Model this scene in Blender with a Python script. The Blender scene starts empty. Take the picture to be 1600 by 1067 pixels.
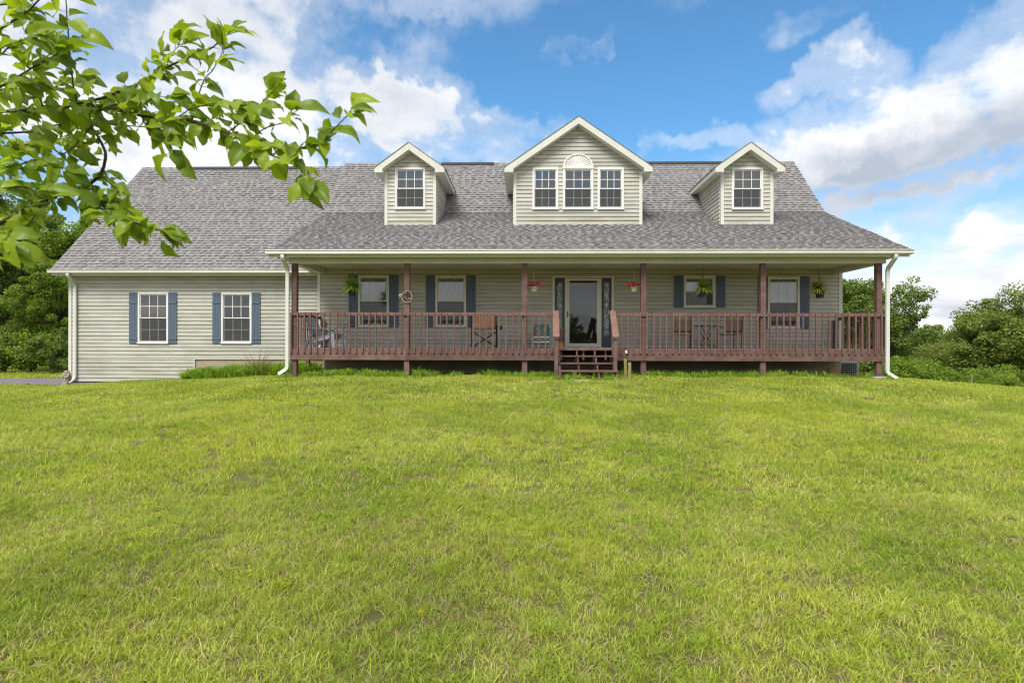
import bpy, bmesh, math, random
import numpy as np
from mathutils import Vector, Matrix, Euler
from mathutils import noise as mnoise

S = bpy.context.scene
COL = S.collection
EYE = 1.6                      # camera height above the lawn it stands on
FPX = 933.0                    # focal length in pixels of the 1600 px wide photograph
YAW = math.radians(1.25)       # the house front is turned this much to the picture plane
ROLL = math.radians(0.15)
DIST = 15.3                    # metres to the porch posts

# ------------------------------------------------------------------ camera
cam_d = bpy.data.cameras.new('camera'); cam = bpy.data.objects.new('camera', cam_d); COL.objects.link(cam)
cam_d.sensor_width = 36.0; cam_d.lens = FPX/1600*36; cam_d.shift_y = 5.5/1600
cam_d.dof.use_dof = True; cam_d.dof.focus_distance = 14.0; cam_d.dof.aperture_fstop = 6.3
cam_d.clip_start = 0.05; cam_d.clip_end = 5000
cam.matrix_world = Matrix.Translation((0, 0, EYE)) @ Matrix.Rotation(math.pi/2, 4, 'X') @ Matrix.Rotation(ROLL, 4, 'Z')
S.camera = cam

# ------------------------------------------------------------------ node helpers
class NT:
    def __init__(s, tree): s.t = tree; s.n = tree.nodes; s.l = tree.links
    def add(s, typ, ins=None, **kw):
        nd = s.n.new(typ)
        for k, v in kw.items(): setattr(nd, k, v)
        for k, v in (ins or {}).items():
            sk = nd.inputs[k]
            if isinstance(v, bpy.types.NodeSocket): s.l.new(v, sk)
            else: sk.default_value = v
        return nd
    def m(s, op, a, b=0.0, c=0.0, clamp=False):
        nd = s.n.new('ShaderNodeMath'); nd.operation = op; nd.use_clamp = clamp
        for i, v in enumerate((a, b, c)):
            if isinstance(v, bpy.types.NodeSocket): s.l.new(v, nd.inputs[i])
            else: nd.inputs[i].default_value = v
        return nd.outputs[0]
    def mix(s, f, a, b, blend='MIX'):
        nd = s.n.new('ShaderNodeMix'); nd.data_type = 'RGBA'; nd.blend_type = blend; nd.clamp_factor = True
        for k, v in ((0, f), (6, a), (7, b)):
            if isinstance(v, bpy.types.NodeSocket): s.l.new(v, nd.inputs[k])
            else:
                nd.inputs[k].default_value = v if k == 0 else (tuple(v) + (1,) if len(v) == 3 else v)
        return nd.outputs[2]
    def ramp(s, f, stops, interp='LINEAR'):
        nd = s.n.new('ShaderNodeValToRGB'); nd.color_ramp.interpolation = interp
        e = nd.color_ramp.elements
        while len(e) > 1: e.remove(e[-1])
        for i, (p, c) in enumerate(stops):
            x = e[0] if i == 0 else e.new(p)
            x.position = p; x.color = tuple(c) + (1,) if len(c) == 3 else c
        s.l.new(f, nd.inputs[0]); return nd.outputs[0]
    def rng(s, v, a, b, c=0.0, d=1.0, smooth=True):
        nd = s.n.new('ShaderNodeMapRange'); nd.interpolation_type = 'SMOOTHSTEP' if smooth else 'LINEAR'
        s.l.new(v, nd.inputs[0])
        for i, x in enumerate((a, b, c, d)): nd.inputs[i+1].default_value = x
        return nd.outputs[0]
    def noise(s, vec, scale, detail=4, rough=0.55, dist=0.0):
        nd = s.add('ShaderNodeTexNoise', {'Scale': scale, 'Detail': detail, 'Roughness': rough, 'Distortion': dist})
        if vec is not None: s.l.new(vec, nd.inputs['Vector'])
        return nd.outputs[0]

# ------------------------------------------------------------------ world: sky and clouds
SUN_EL, SUN_AZ = math.radians(50), math.radians(202)     # azimuth from +Y (view direction), clockwise: behind the camera, a bit left
w = bpy.data.worlds.new('World'); S.world = w; w.use_nodes = True
N = NT(w.node_tree); N.n.clear()
SKY_STR = 0.12
sky = N.add('ShaderNodeTexSky', sky_type='NISHITA', sun_disc=False, sun_elevation=SUN_EL, sun_rotation=SUN_AZ,
            altitude=200, air_density=1.0, dust_density=0.6, ozone_density=2.2)
tc = N.add('ShaderNodeTexCoord').outputs['Generated']
sp = N.add('ShaderNodeSeparateXYZ', {0: tc})
X, Y, Z = sp.outputs
zz = N.m('ADD', N.m('MAXIMUM', Z, 0.0), 0.16)
px_ = N.m('DIVIDE', X, zz); py_ = N.m('DIVIDE', Y, zz)
pv = N.add('ShaderNodeCombineXYZ', {0: px_, 1: py_, 2: 0.0}).outputs[0]
wob = N.add('ShaderNodeTexNoise', {'Vector': tc, 'Scale': 5.0, 'Detail': 5, 'Roughness': 0.6})
def sdir(px, py):
    v = Vector(((px-800)/FPX, 1, (539-py)/FPX)); return v.normalized()
n1 = N.noise(pv, 1.15, 9, 0.56, 0.25)
n2 = N.noise(N.add('ShaderNodeVectorMath', {0: pv, 1: (0.06, -0.10, 0.0)}, operation='ADD').outputs[0], 1.15, 9, 0.56, 0.25)
n3 = N.noise(tc, 9.0, 7, 0.62, 0.1)
wv = N.add('ShaderNodeVectorMath', {0: wob.outputs[1], 1: (0.5, 0.5, 0.5)}, operation='SUBTRACT').outputs[0]
wv = N.add('ShaderNodeVectorMath', {0: wv, 3: 0.26}, operation='SCALE').outputs[0]
tw = N.add('ShaderNodeVectorMath', {0: tc, 1: wv}, operation='ADD').outputs[0]
def blob(px, py, rx, ry, tilt=0.0, soft=0.55):
    """an elliptical cloud field about the direction of one point of the sky, angular radii rx, ry in pixels"""
    d = sdir(px, py); r = Vector((d.y, -d.x, 0)).normalized(); u = r.cross(d)
    c, s_ = math.cos(tilt), math.sin(tilt)
    r2 = r*c + u*s_; u2 = u*c - r*s_
    kx = N.m('DIVIDE', N.add('ShaderNodeVectorMath', {0: tw, 1: tuple(r2)}, operation='DOT_PRODUCT').outputs['Value'], rx/FPX)
    ky = N.m('DIVIDE', N.add('ShaderNodeVectorMath', {0: tw, 1: tuple(u2)}, operation='DOT_PRODUCT').outputs['Value'], ry/FPX)
    dd = N.m('SQRT', N.m('ADD', N.m('MULTIPLY', kx, kx), N.m('MULTIPLY', ky, ky)))
    m = N.rng(dd, 1.0+soft, 1.0-soft)
    front = N.rng(N.add('ShaderNodeVectorMath', {0: tc, 1: tuple(d)}, operation='DOT_PRODUCT').outputs['Value'], 0.2, 0.5)
    return N.m('MULTIPLY', m, front)
masks = None
BL = [(1460, 125, 230, 62, 0.30, .5, .46), (1570, 200, 250, 80, 0.1, .4, .46), (1290, 125, 100, 34, 0.25, .5, .44), (1270, 165, 70, 24, .5, .5, .28), (700, 200, 130, 44, .1, .45, .40), (560, 90, 60, 30, .1, .5, .30), (300, 30, 260, 60, 0, .5, .40),
      (190, 110, 330, 170, 0.0, .5, .46), (600, 165, 200, 66, -0.20, .45, .46), (480, 60, 100, 70, 0, .5, .30), (610, 220, 190, 45, 0, .5, .30),
      (840, 200, 80, 22, 0, .5, .26), (650, 12, 90, 20, -.2, .5, .20), (960, 85, 95, 13, -.05, .5, .17), (985, 182, 34, 9, 0, .5, .17),
      (1180, 236, 180, 17, 0.03, .5, .30), (1300, 285, 160, 24, .06, .5, .29), (1480, 440, 360, 85, 0, .6, .44), (1500, 370, 190, 24, .1, .6, .26),
      (1360, 15, 120, 22, 0, .5, .22), (20, 350, 260, 120, 0, .5, .22), (350, 225, 150, 30, 0, .5, .12)]
for (a, b, c, d, e, so, wt) in BL:
    q = N.m('MULTIPLY', blob(a, b, c, d, e, so), wt)
    masks = q if masks is None else N.m('MAXIMUM', masks, q)
for (a, b, c, d, e, so, wt) in ((1400, 262, 190, 16, .06, .6, .16), (1200, 190, 120, 28, 0, .6, .14), (1380, 335, 170, 20, .1, .6, .16), (900, 130, 250, 60, 0, .6, .10), (545, 72, 60, 22, 0.5, .6, .16)):
    masks = N.m('SUBTRACT', masks, N.m('MULTIPLY', blob(a, b, c, d, e, so), wt))
# in the view's wedge the fields above decide, elsewhere unseen cloud is thickened to whiten the ambient light
inview = N.m('MULTIPLY', N.rng(N.m('DIVIDE', Y, N.m('MAXIMUM', N.m('ABSOLUTE', X), 0.001)), 0.75, 1.05), N.rng(Y, 0.0, 0.3))
inview = N.m('MULTIPLY', inview, N.rng(Z, 0.62, 0.46))
base = N.m('ADD', N.m('MULTIPLY', N.m('SUBTRACT', n1, 0.5), 1.15), N.m('MULTIPLY', N.m('SUBTRACT', n3, 0.5), 0.62))
dens_in = N.m('ADD', N.m('SUBTRACT', base, 0.27), masks)
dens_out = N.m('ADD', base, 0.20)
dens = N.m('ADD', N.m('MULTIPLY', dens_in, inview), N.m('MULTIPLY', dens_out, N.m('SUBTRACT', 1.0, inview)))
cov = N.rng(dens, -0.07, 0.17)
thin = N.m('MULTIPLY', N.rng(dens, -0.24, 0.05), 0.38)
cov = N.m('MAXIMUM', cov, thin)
# cloud bodies: bright rims and tops, grey bellies where they are thick
core = N.rng(dens, 0.10, 0.42)
lit = N.m('MULTIPLY', N.m('SUBTRACT', n1, n2), 2.6)
shade = N.m('ADD', N.m('MULTIPLY', core, 0.55), N.m('MULTIPLY', lit, -1.0), clamp=True)
grey = blob(1530, 225, 240, 52, 0.15, .6)
grey2 = N.m('MULTIPLY', blob(300, 70, 330, 60, 0.0, .7), 0.35)
shade = N.m('ADD', shade, N.m('ADD', N.m('MULTIPLY', grey, 0.85), grey2), clamp=True)
K = 1.0/SKY_STR
ccol = N.mix(shade, (0.74*K, 0.745*K, 0.76*K), (0.36*K, 0.41*K, 0.49*K))
blue = N.mix(1.0, sky.outputs[0], N.mix(N.rng(Z, 0.02, 0.36), (1.14, 0.98, 0.98), (0.62, 1.04, 1.18)), 'MULTIPLY')
scol = N.mix(cov, blue, ccol)
bg = N.add('ShaderNodeBackground', {0: scol, 1: SKY_STR})
N.l.new(bg.outputs[0], N.add('ShaderNodeOutputWorld').inputs[0])

# ------------------------------------------------------------------ sun (veiled by cloud) and exposure
sl = bpy.data.lights.new('sun', 'SUN'); sun = bpy.data.objects.new('sun', sl); COL.objects.link(sun)
sl.energy = 2.75; sl.angle = math.radians(24); sl.color = (1.0, 0.95, 0.87)
sd = Vector((math.sin(SUN_AZ)*math.cos(SUN_EL), math.cos(SUN_AZ)*math.cos(SUN_EL), math.sin(SUN_EL)))
sun.rotation_euler = sd.to_track_quat('Z', 'Y').to_euler(); sun.location = sd*60
S.view_settings.view_transform = 'Standard'; S.view_settings.look = 'None'
S.view_settings.exposure = 0.50; S.view_settings.gamma = 1; S.view_settings.use_curve_mapping = False
S.render.engine = 'CYCLES'
S.cycles.max_bounces = 8; S.cycles.transparent_max_bounces = 16; S.cycles.diffuse_bounces = 5
S.cycles.caustics_reflective = False; S.cycles.caustics_refractive = False
S.cycles.use_denoising = True; S.cycles.denoising_prefilter = 'ACCURATE'; S.cycles.use_adaptive_sampling = False; S.cycles.filter_width = 1.15

# ------------------------------------------------------------------ materials
MATS = {}
def mat(name, col, rough=0.7, vary=0.12, scale=3.0, col2=None, bump=0.0, bscale=40, metal=0.0, spec=0.4, stretch=None, obj_rand=0.0):
    """plain procedural surface: base colour broken up by noise between col and col2, fine relief"""
    if name in MATS: return MATS[name]
    m = bpy.data.materials.new(name); m.use_nodes = True; T = NT(m.node_tree); T.n.clear()
    o = T.add('ShaderNodeTexCoord').outputs['Object']
    if stretch: o = T.add('ShaderNodeMapping', {0: o, 3: stretch}).outputs[0]
    c2 = col2 or tuple(x*(1-vary*2) for x in col)
    f = T.rng(T.noise(o, scale, 6, 0.6), 0.3, 0.7)
    c = T.mix(f, c2, col)
    if obj_rand:
        r = T.add('ShaderNodeObjectInfo').outputs['Random']
        c = T.mix(1.0, c, T.ramp(r, [(0, (1-obj_rand,)*3), (1, (1+obj_rand*.4,)*3)]), 'MULTIPLY')
    b = T.add('ShaderNodeBsdfPrincipled', {'Base Color': c, 'Roughness': rough, 'Metallic': metal})
    b.inputs['Specular IOR Level'].default_value = spec
    if bump:
        bn = T.add('ShaderNodeBump', {'Height': T.noise(o, bscale, 4, 0.6), 'Strength': bump, 'Distance': 0.01})
        T.l.new(bn.outputs[0], b.inputs['Normal'])
    T.l.new(b.outputs[0], T.add('ShaderNodeOutputMaterial').inputs[0])
    MATS[name] = m; return m

def siding_mat():
    m = bpy.data.materials.new('vinyl_siding'); m.use_nodes = True; T = NT(m.node_tree); T.n.clear()
    o = T.add('ShaderNodeTexCoord').outputs['Object']
    big = T.noise(o, 0.7, 5, 0.6)
    st = T.add('ShaderNodeMapping', {0: o, 3: (1.2, 1.2, 9)}).outputs[0]
    s1 = T.rng(T.noise(st, 1.3, 6, 0.68), 0.46, 0.70)
    r = T.add('ShaderNodeObjectInfo').outputs['Random']
    c = T.mix(T.rng(big, 0.35, 0.65), (0.475, 0.47, 0.425), (0.545, 0.545, 0.50))
    c = T.mix(T.m('MULTIPLY', s1, 0.55), c, (0.37, 0.34, 0.24))
    z = T.add('ShaderNodeSeparateXYZ', {0: o}).outputs[2]
    # green-brown algae film low on the garage and at the dormer feet
    al = T.m('MULTIPLY', T.rng(z, 4.75, 4.35), T.rng(z, 4.2, 4.3))
    al = T.m('MAXIMUM', al, T.m('MULTIPLY', T.rng(z, 1.0, -.1), 0.75))
    al = T.m('MAXIMUM', al, T.m('MULTIPLY', T.m('MULTIPLY', T.rng(z, 1.2, 1.5), T.rng(z, 2.1, 1.7)), 0.6))
    al = T.m('MULTIPLY', al, T.rng(T.noise(st, 0.9, 6, 0.7), 0.42, 0.66))
    c = T.mix(T.m('MULTIPLY', al, 0.55), c, (0.33, 0.31, 0.14))
    c = T.mix(1.0, c, T.ramp(r, [(0, (.90, .90, .90)), (1, (1.05, 1.045, 1.03))]), 'MULTIPLY')
    b = T.add('ShaderNodeBsdfPrincipled', {'Base Color': c, 'Roughness': 0.5})
    b.inputs['Specular IOR Level'].default_value = 0.35
    bn = T.add('ShaderNodeBump', {'Height': T.noise(T.add('ShaderNodeMapping', {0: o, 3: (1, 1, 12)}).outputs[0], 8, 4, 0.6), 'Strength': 0.12, 'Distance': 0.01})
    T.l.new(bn.outputs[0], b.inputs['Normal'])
    T.l.new(b.outputs[0], T.add('ShaderNodeOutputMaterial').inputs[0]); return m

def shingle_mat():
    m = bpy.data.materials.new('asphalt_shingle'); m.use_nodes = True; T = NT(m.node_tree); T.n.clear()
    o = T.add('ShaderNodeTexCoord').outputs['Object']
    r = T.add('ShaderNodeNewGeometry').outputs['Random Per Island']
    c = T.ramp(r, [(0, (.200, .198, .200)), (.12, (.250, .246, .248)), (.34, (.285, .278, .275)), (.5, (.240, .241, .248)), (.64, (.290, .285, .280)), (.8, (.262, .252, .244)), (.92, (.305, .299, .294))], 'CONSTANT')
    big = T.rng(T.noise(o, 0.55, 5, 0.6), 0.35, 0.7)
    c = T.mix(T.m('MULTIPLY', big, 0.16), c, (0.30, 0.262, 0.235))
    wave = T.rng(T.noise(o, 2.3, 4, 0.6), 0.35, 0.65)
    c = T.mix(T.m('MULTIPLY', wave, 0.20), c, (0.18, 0.178, 0.188))
    gr = T.noise(o, 150, 3, 0.7)
    c = T.mix(1.0, c, T.ramp(gr, [(0.3, (.72, .72, .72)), (0.7, (1.2, 1.2, 1.2))]), 'MULTIPLY')
    b = T.add('ShaderNodeBsdfPrincipled', {'Base Color': c, 'Roughness': 0.95})
    b.inputs['Specular IOR Level'].default_value = 0.15
    bn = T.add('ShaderNodeBump', {'Height': gr, 'Strength': 0.5, 'Distance': 0.006})
    T.l.new(bn.outputs[0], b.inputs['Normal'])
    T.l.new(b.outputs[0], T.add('ShaderNodeOutputMaterial').inputs[0]); return m

def leaf_mat(name, cols, trans=0.35, veins=False, nscale=0.5, rough=0.5, patch=None, islands=True, world=True):
    m = bpy.data.materials.new(name); m.use_nodes = True; T = NT(m.node_tree); T.n.clear()
    g = T.add('ShaderNodeNewGeometry'); r = g.outputs['Random Per Island']
    oi = T.add('ShaderNodeObjectInfo').outputs['Random']
    rr = T.m('FRACT', T.m('ADD', r, oi)) if islands else oi
    pos = g.outputs['Position']
    k = len(cols)-1
    n = T.rng(T.noise(pos, nscale, 4, 0.6), 0.28, 0.72)
    f = T.m('ADD', T.m('MULTIPLY', rr, 0.6), T.m('MULTIPLY', n, 0.4))
    c = T.ramp(f, [(i/k, cc) for i, cc in enumerate(cols)])
    if patch:
        for (sc, lo, hi, cc, amt) in patch:
            pf = T.m('MULTIPLY', T.rng(T.noise(pos, sc, 4, 0.62), lo, hi), amt)
            c = T.mix(pf, c, cc)
    if veins:
        gc = T.add('ShaderNodeTexCoord').outputs['Generated']
        s3 = T.add('ShaderNodeSeparateXYZ', {0: gc}); y = T.m('ABSOLUTE', T.m('SUBTRACT', s3.outputs[1], 0.5))
        mid = T.rng(y, 0.035, 0.012)
        v = T.m('SINE', T.m('MULTIPLY', T.m('SUBTRACT', s3.outputs[0], T.m('MULTIPLY', y, 0.75)), 48.0))
        vv = T.m('MULTIPLY', T.rng(v, 0.8, 1.0), 0.5)
        c = T.mix(T.m('MULTIPLY', T.m('MAXIMUM', mid, vv), 0.55), c, (0.34, 0.42, 0.10))
        bl = T.rng(T.noise(pos, 60, 3, 0.6), 0.64, 0.72)
        tip = T.m('MULTIPLY', T.rng(s3.outputs[0], .80, 1.0), T.rng(oi, .72, .8)); bl = T.m('MAXIMUM', bl, tip)
        c = T.mix(T.m('MULTIPLY', bl, 0.7), c, (0.16, 0.09, 0.03))
    d = T.add('ShaderNodeBsdfPrincipled', {'Base Color': c, 'Roughness': rough}); d.inputs['Specular IOR Level'].default_value = 0.35
    tcx = T.mix(1.0, c, (1.25, 1.2, 0.55), 'MULTIPLY')
    t = T.add('ShaderNodeBsdfTranslucent', {'Color': tcx})
    mx = T.add('ShaderNodeMixShader', {0: trans, 1: d.outputs[0], 2: t.outputs[0]})
    T.l.new(mx.outputs[0], T.add('ShaderNodeOutputMaterial').inputs[0]); return m

def glass_mat(name='window_glass', tint=(0.75, 0.78, 0.78), ior=1.95, base=0.03):
    m = bpy.data.materials.new(name); m.use_nodes = True; T = NT(m.node_tree); T.n.clear()
    o = T.add('ShaderNodeTexCoord').outputs['Object']
    fr = T.add('ShaderNodeFresnel', {'IOR': ior}).outputs[0]
    bn = T.add('ShaderNodeBump', {'Height': T.noise(o, 2.2, 2, 0.5), 'Strength': 0.03, 'Distance': 0.02})
    gl = T.add('ShaderNodeBsdfGlossy', {'Color': (1, 1, 1, 1), 'Roughness': 0.015, 'Normal': bn.outputs[0]})
    tr = T.add('ShaderNodeBsdfTransparent', {'Color': tint + (1,)})
    mx = T.add('ShaderNodeMixShader', {0: T.m('ADD', fr, base, clamp=True), 1: tr.outputs[0], 2: gl.outputs[0]})
    T.l.new(mx.outputs[0], T.add('ShaderNodeOutputMaterial').inputs[0]); return m

def screen_mat():
    m = bpy.data.materials.new('insect_screen'); m.use_nodes = True; T = NT(m.node_tree); T.n.clear()
    d = T.add('ShaderNodeBsdfDiffuse', {'Color': (0.09, 0.09, 0.09, 1)})
    tr = T.add('ShaderNodeBsdfTransparent', {'Color': (1, 1, 1, 1)})
    mx = T.add('ShaderNodeMixShader', {0: 0.48, 1: tr.outputs[0], 2: d.outputs[0]})
    T.l.new(mx.outputs[0], T.add('ShaderNodeOutputMaterial').inputs[0]); return m

SIDING = siding_mat(); SHINGLE = shingle_mat(); GLASS = glass_mat(); SCREEN = screen_mat()
GLASS_DOOR = glass_mat('storm_door_glass', (0.45, 0.46, 0.46), 1.62, 0.02)
TRIM = mat('cream_trim', (0.68, 0.68, 0.61), 0.45, 0.05, 2.0, bump=0.05)
GUTTER = mat('gutter_enamel', (0.62, 0.62, 0.54), 0.35, 0.05, 3.0, (0.55, 0.55, 0.47))
WHITE = mat('white_vinyl', (0.80, 0.80, 0.77), 0.4, 0.04, 4.0)
CREAM = mat('cream_vinyl', (0.72, 0.70, 0.60), 0.45, 0.04, 3.0)
SPOUT = mat('downspout_enamel', (0.68, 0.69, 0.64), 0.35, 0.04, 2.0)
SOFFIT = mat('soffit_vinyl', (0.68, 0.67, 0.58), 0.6, 0.05, 2.0)
SHUT = mat('blue_shutter_vinyl', (0.105, 0.145, 0.205), 0.55, 0.10, 5.0, bump=0.3, bscale=60, stretch=(6, 6, .5))
DECK = mat('redbrown_deck_stain', (0.125, 0.066, 0.055), 0.72, 0.16, 7.0, (0.195, 0.118, 0.100), bump=0.4, bscale=50, obj_rand=0.22, stretch=(.6, 1, 1))
HANDRAIL = mat('weathered_handrail', (0.27, 0.145, 0.118), 0.7, 0.1, 6.0, (0.19, 0.10, 0.08), bump=0.3)
FLOORW = mat('pale_bounce_floor_board', (0.36, 0.27, 0.23), 0.75, 0.15, 5, (0.27, 0.19, 0.16), bump=0.3, obj_rand=.15)  # floor boards made paler than the deck to bounce light into the porch
STUCCO = mat('tan_foundation', (0.42, 0.36, 0.27), 0.9, 0.1, 1.2, (0.33, 0.26, 0.18), bump=0.5, bscale=60)
CLAY = mat('clay_stained_concrete', (0.36, 0.20, 0.11), 0.9, 0.1, 3, (0.40, 0.30, 0.2), bump=0.4)
BLIND = mat('white_roller_blind', (0.78, 0.79, 0.76), 0.8, 0.03, 2)
GBLIND = mat('grey_blind', (0.30, 0.30, 0.30), 0.8, 0.05, 2)
DARKM = mat('black_metal', (0.02, 0.02, 0.022), 0.4, 0.1, 8, metal=0.6)
DOORBLUE = mat('slate_blue_door', (0.060, 0.085, 0.13), 0.5, 0.08, 4)
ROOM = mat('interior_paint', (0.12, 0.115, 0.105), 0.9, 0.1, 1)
CONC = mat('pale_concrete', (0.42, 0.40, 0.36), 0.9, 0.1, 5, bump=0.4)

# ------------------------------------------------------------------ mesh builder
class MB:
    def __init__(s): s.v = []; s.f = []
    def box(s, x0, x1, y0, y1, z0, z1, M=None):
        b = len(s.v)
        P = [(x, y, z) for x in (x0, x1) for y in (y0, y1) for z in (z0, z1)]
        if M is not None: P = [tuple(M @ Vector(p)) for p in P]
        s.v += P
        for q in ((0, 1, 3, 2), (4, 6, 7, 5), (0, 4, 5, 1), (2, 3, 7, 6), (0, 2, 6, 4), (1, 5, 7, 3)): s.f.append(tuple(b+i for i in q))
        return s
    def bar(s, a, b, w, h, up=(0, 0, 1)):
        a, b = Vector(a), Vector(b); d = b-a; L = d.length; d.normalize()
        up = Vector(up); r = d.cross(up)
        if r.length < 1e-4: r = d.cross(Vector((0, 1, 0)))
        r.normalize(); u = r.cross(d)
        M = Matrix((r, d, u)).transposed().to_4x4(); M.translation = a
        return s.box(-w/2, w/2, 0, L, -h/2, h/2, M)
    def prism(s, poly, y0, y1, axis='y'):
        """poly: list of (x,z), extruded along y"""
        b = len(s.v); n = len(poly)
        for y in (y0, y1): s.v += [(p[0], y, p[1]) for p in poly]
        s.f.append(tuple(b+i for i in range(n))); s.f.append(tuple(b+n+i for i in reversed(range(n))))
        for i in range(n):
            j = (i+1) % n; s.f.append((b+i, b+n+i, b+n+j, b+j))
        return s
    def prism_u(s, poly, x0, x1):
        """poly: list of (y,z), extruded along x"""
        b = len(s.v); n = len(poly)
        for x in (x0, x1): s.v += [(x, p[0], p[1]) for p in poly]
        s.f.append(tuple(b+i for i in reversed(range(n)))); s.f.append(tuple(b+n+i for i in range(n)))
        for i in range(n):
            j = (i+1) % n; s.f.append((b+j, b+n+j, b+n+i, b+i))
        return s
    def tube(s, pts, rad, n=8, cap=True, flat=1.0, rot=0.0):
        pts = [Vector(p) for p in pts]; k = len(pts)
        if not hasattr(rad, '__len__'): rad = [rad]*k
        b = len(s.v); prev = None
        for i, p in enumerate(pts):
            d = (pts[min(i+1, k-1)] - pts[max(i-1, 0)]).normalized()
            if prev is None:
                ref = Vector((0, 1, 0)) if abs(d.y) < 0.9 else Vector((1, 0, 0))
                r = d.cross(ref).normalized()
            else:
                r = (prev - d*prev.dot(d)).normalized()
            prev = r; u = d.cross(r)
            for j in range(n):
                t = 2*math.pi*j/n + rot
                s.v.append(tuple(p + (r*math.cos(t) + u*math.sin(t)*flat)*rad[i]))
        for i in range(k-1):
            for j in range(n):
                a = b+i*n+j; c = b+i*n+(j+1) % n
                s.f.append((a, c, c+n, a+n))
        if cap:
            s.f.append(tuple(b+j for j in reversed(range(n)))); s.f.append(tuple(b+(k-1)*n+j for j in range(n)))
        return s
    def lathe(s, prof, n=16, c=(0, 0, 0), sx=1.0, sy=1.0):
        b = len(s.v); k = len(prof)
        for r, z in prof:
            for j in range(n):
                t = 2*math.pi*j/n; s.v.append((c[0]+r*sx*math.cos(t), c[1]+r*sy*math.sin(t), c[2]+z))
        for i in range(k-1):
            for j in range(n):
                a = b+i*n+j; d = b+i*n+(j+1) % n
                s.f.append((a, d, d+n, a+n))
        s.f.append(tuple(b+j for j in reversed(range(n)))); s.f.append(tuple(b+(k-1)*n+j for j in range(n)))
        return s
    def mesh(s, name, m, smooth=False):
        me = bpy.data.meshes.new(name); me.from_pydata(s.v, [], s.f); me.materials.append(m)
        if smooth: me.polygons.foreach_set('use_smooth', [True]*len(me.polygons))
        me.update(); return me
    def build(s, name, m, parent=None, smooth=False, bevel=0.0, stuff=False):
        o = bpy.data.objects.new(name, s.mesh(name, m, smooth)); COL.objects.link(o)
        if parent is not None: o.parent = parent
        if bevel:
            bv = o.modifiers.new('bevel', 'BEVEL'); bv.width = bevel; bv.segments = 2; bv.limit_method = 'ANGLE'
        if stuff: o['kind'] = 'stuff'
        return o
def inst(name, me, parent, loc=(0, 0, 0), rot=None, scale=None):
    o = bpy.data.objects.new(name, me); COL.objects.link(o); o.parent = parent; o.location = loc
    if rot is not None: o.rotation_euler = rot
    if scale is not None: o.scale = scale if hasattr(scale, '__len__') else (scale,)*3
    return o
def thing(name, label, cat, M=None, group=None, loc=None, rz=0.0):
    o = bpy.data.objects.new(name, None); COL.objects.link(o); o['label'] = label; o['category'] = cat
    if group: o['group'] = group
    if M is not None: o.matrix_world = M
    elif loc is not None: o.location = loc; o.rotation_euler = (0, 0, rz)
    return o
def tag(o, label, cat, group=None):
    o['label'] = label; o['category'] = cat
    if group: o['group'] = group
    return o
def structure(o): o['kind'] = 'structure'; return o

# house frame: u along the front, v into the depth (0 = front face of the porch posts), z up from the lawn at the porch
H = Matrix.Translation((0, DIST, EYE-0.8)) @ Matrix.Rotation(-YAW, 4, 'Z')
def uv(px, py, V):
    dx, dy = px-800, py-533.5
    dx, dy = dx+ROLL*dy, dy-ROLL*dx
    tx = dx/FPX; tz = (5.5-dy)/FPX
    t = (V+DIST*math.cos(YAW))/(tx*math.sin(YAW)+math.cos(YAW))
    return (t*tx*math.cos(YAW)-(t-DIST)*math.sin(YAW), t*tz+.8)
def U(px, V, py=460): return uv(px, py, V)[0]
def Zl(py, V, px=800): return uv(px, py, V)[1]
def at(px, py, D):            # world point seen at a pixel of the photograph, D metres ahead
    dx, dy = px-800, py-533.5
    dx, dy = dx+ROLL*dy, dy-ROLL*dx
    return Vector((dx/FPX*D, D, EYE+(5.5-dy)/FPX*D))
VW, VG = 2.25, 2.70           # porch wall, garage wall
#@@STRUCT
# ------------------------------------------------------------------ terrain
def sst(a, b, x):
    t = np.clip((x-a)/(b-a), 0, 1); return t*t*(3-2*t)
def ground(x, y, bumps=True):
    x = np.asarray(x, float); y = np.asarray(y, float)
    z = -1.53 + 0.71*np.clip((y-1.5)/12.8, 0, 1)**0.92
    z = np.where(y < 1.5, -1.53 - 0.03*(1.5-y), z)
    k = np.clip((y-3)/9, 0, 1)
    left = np.clip(-4.5-x, 0, 8.6)*0.047; right = np.clip(x-9.2, 0, 40)*0.072
    z = z - k*left - k*right
    drop = np.clip(y-16.8, 0, 45)*sst(7.5, 11.5, x)*0.10
    back = np.clip(y-30, 0, 60)*(1-sst(7.5, 11.5, x))*0.035
    z = z - drop - back
    z = np.maximum(z, -5.5 + 0.6*np.sin(x*0.013)*np.cos(y*0.01))
    far = np.clip((y-150)/260, 0, 1); far = far*far*(3-2*far)
    z = z + far*(11 + 4*np.sin(x*0.012+1.0)+2.5*np.sin(x*0.027)) - np.clip((y-470)/400, 0, 1)*6
    if bumps:
        z = z + 0.016*np.sin(x*1.7+0.6*y)*np.sin(y*1.3+1) + 0.010*np.sin(x*4.1+2)*np.sin(y*3.7) 
    return z + EYE
def gz(x, y): return float(ground(x, y))
def grid_axis(lo, hi, fine_lo, fine_hi, step):
    a = list(np.arange(fine_lo, fine_hi+1e-6, step))
    v, s_ = fine_lo, step
    while v > lo: s_ *= 1.22; v -= s_; a.insert(0, v)
    v, s_ = fine_hi, step
    while v < hi: s_ *= 1.22; v += s_; a.append(v)
    return np.array(a)
gx = grid_axis(-1800, 1800, -18, 20, 0.30); gy = grid_axis(-900, 2600, 0, 24, 0.30)
GX, GY = np.meshgrid(gx, gy); GZ = ground(GX, GY)
nx, ny = len(gx), len(gy)
idx = np.arange(nx*ny).reshape(ny, nx)
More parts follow.
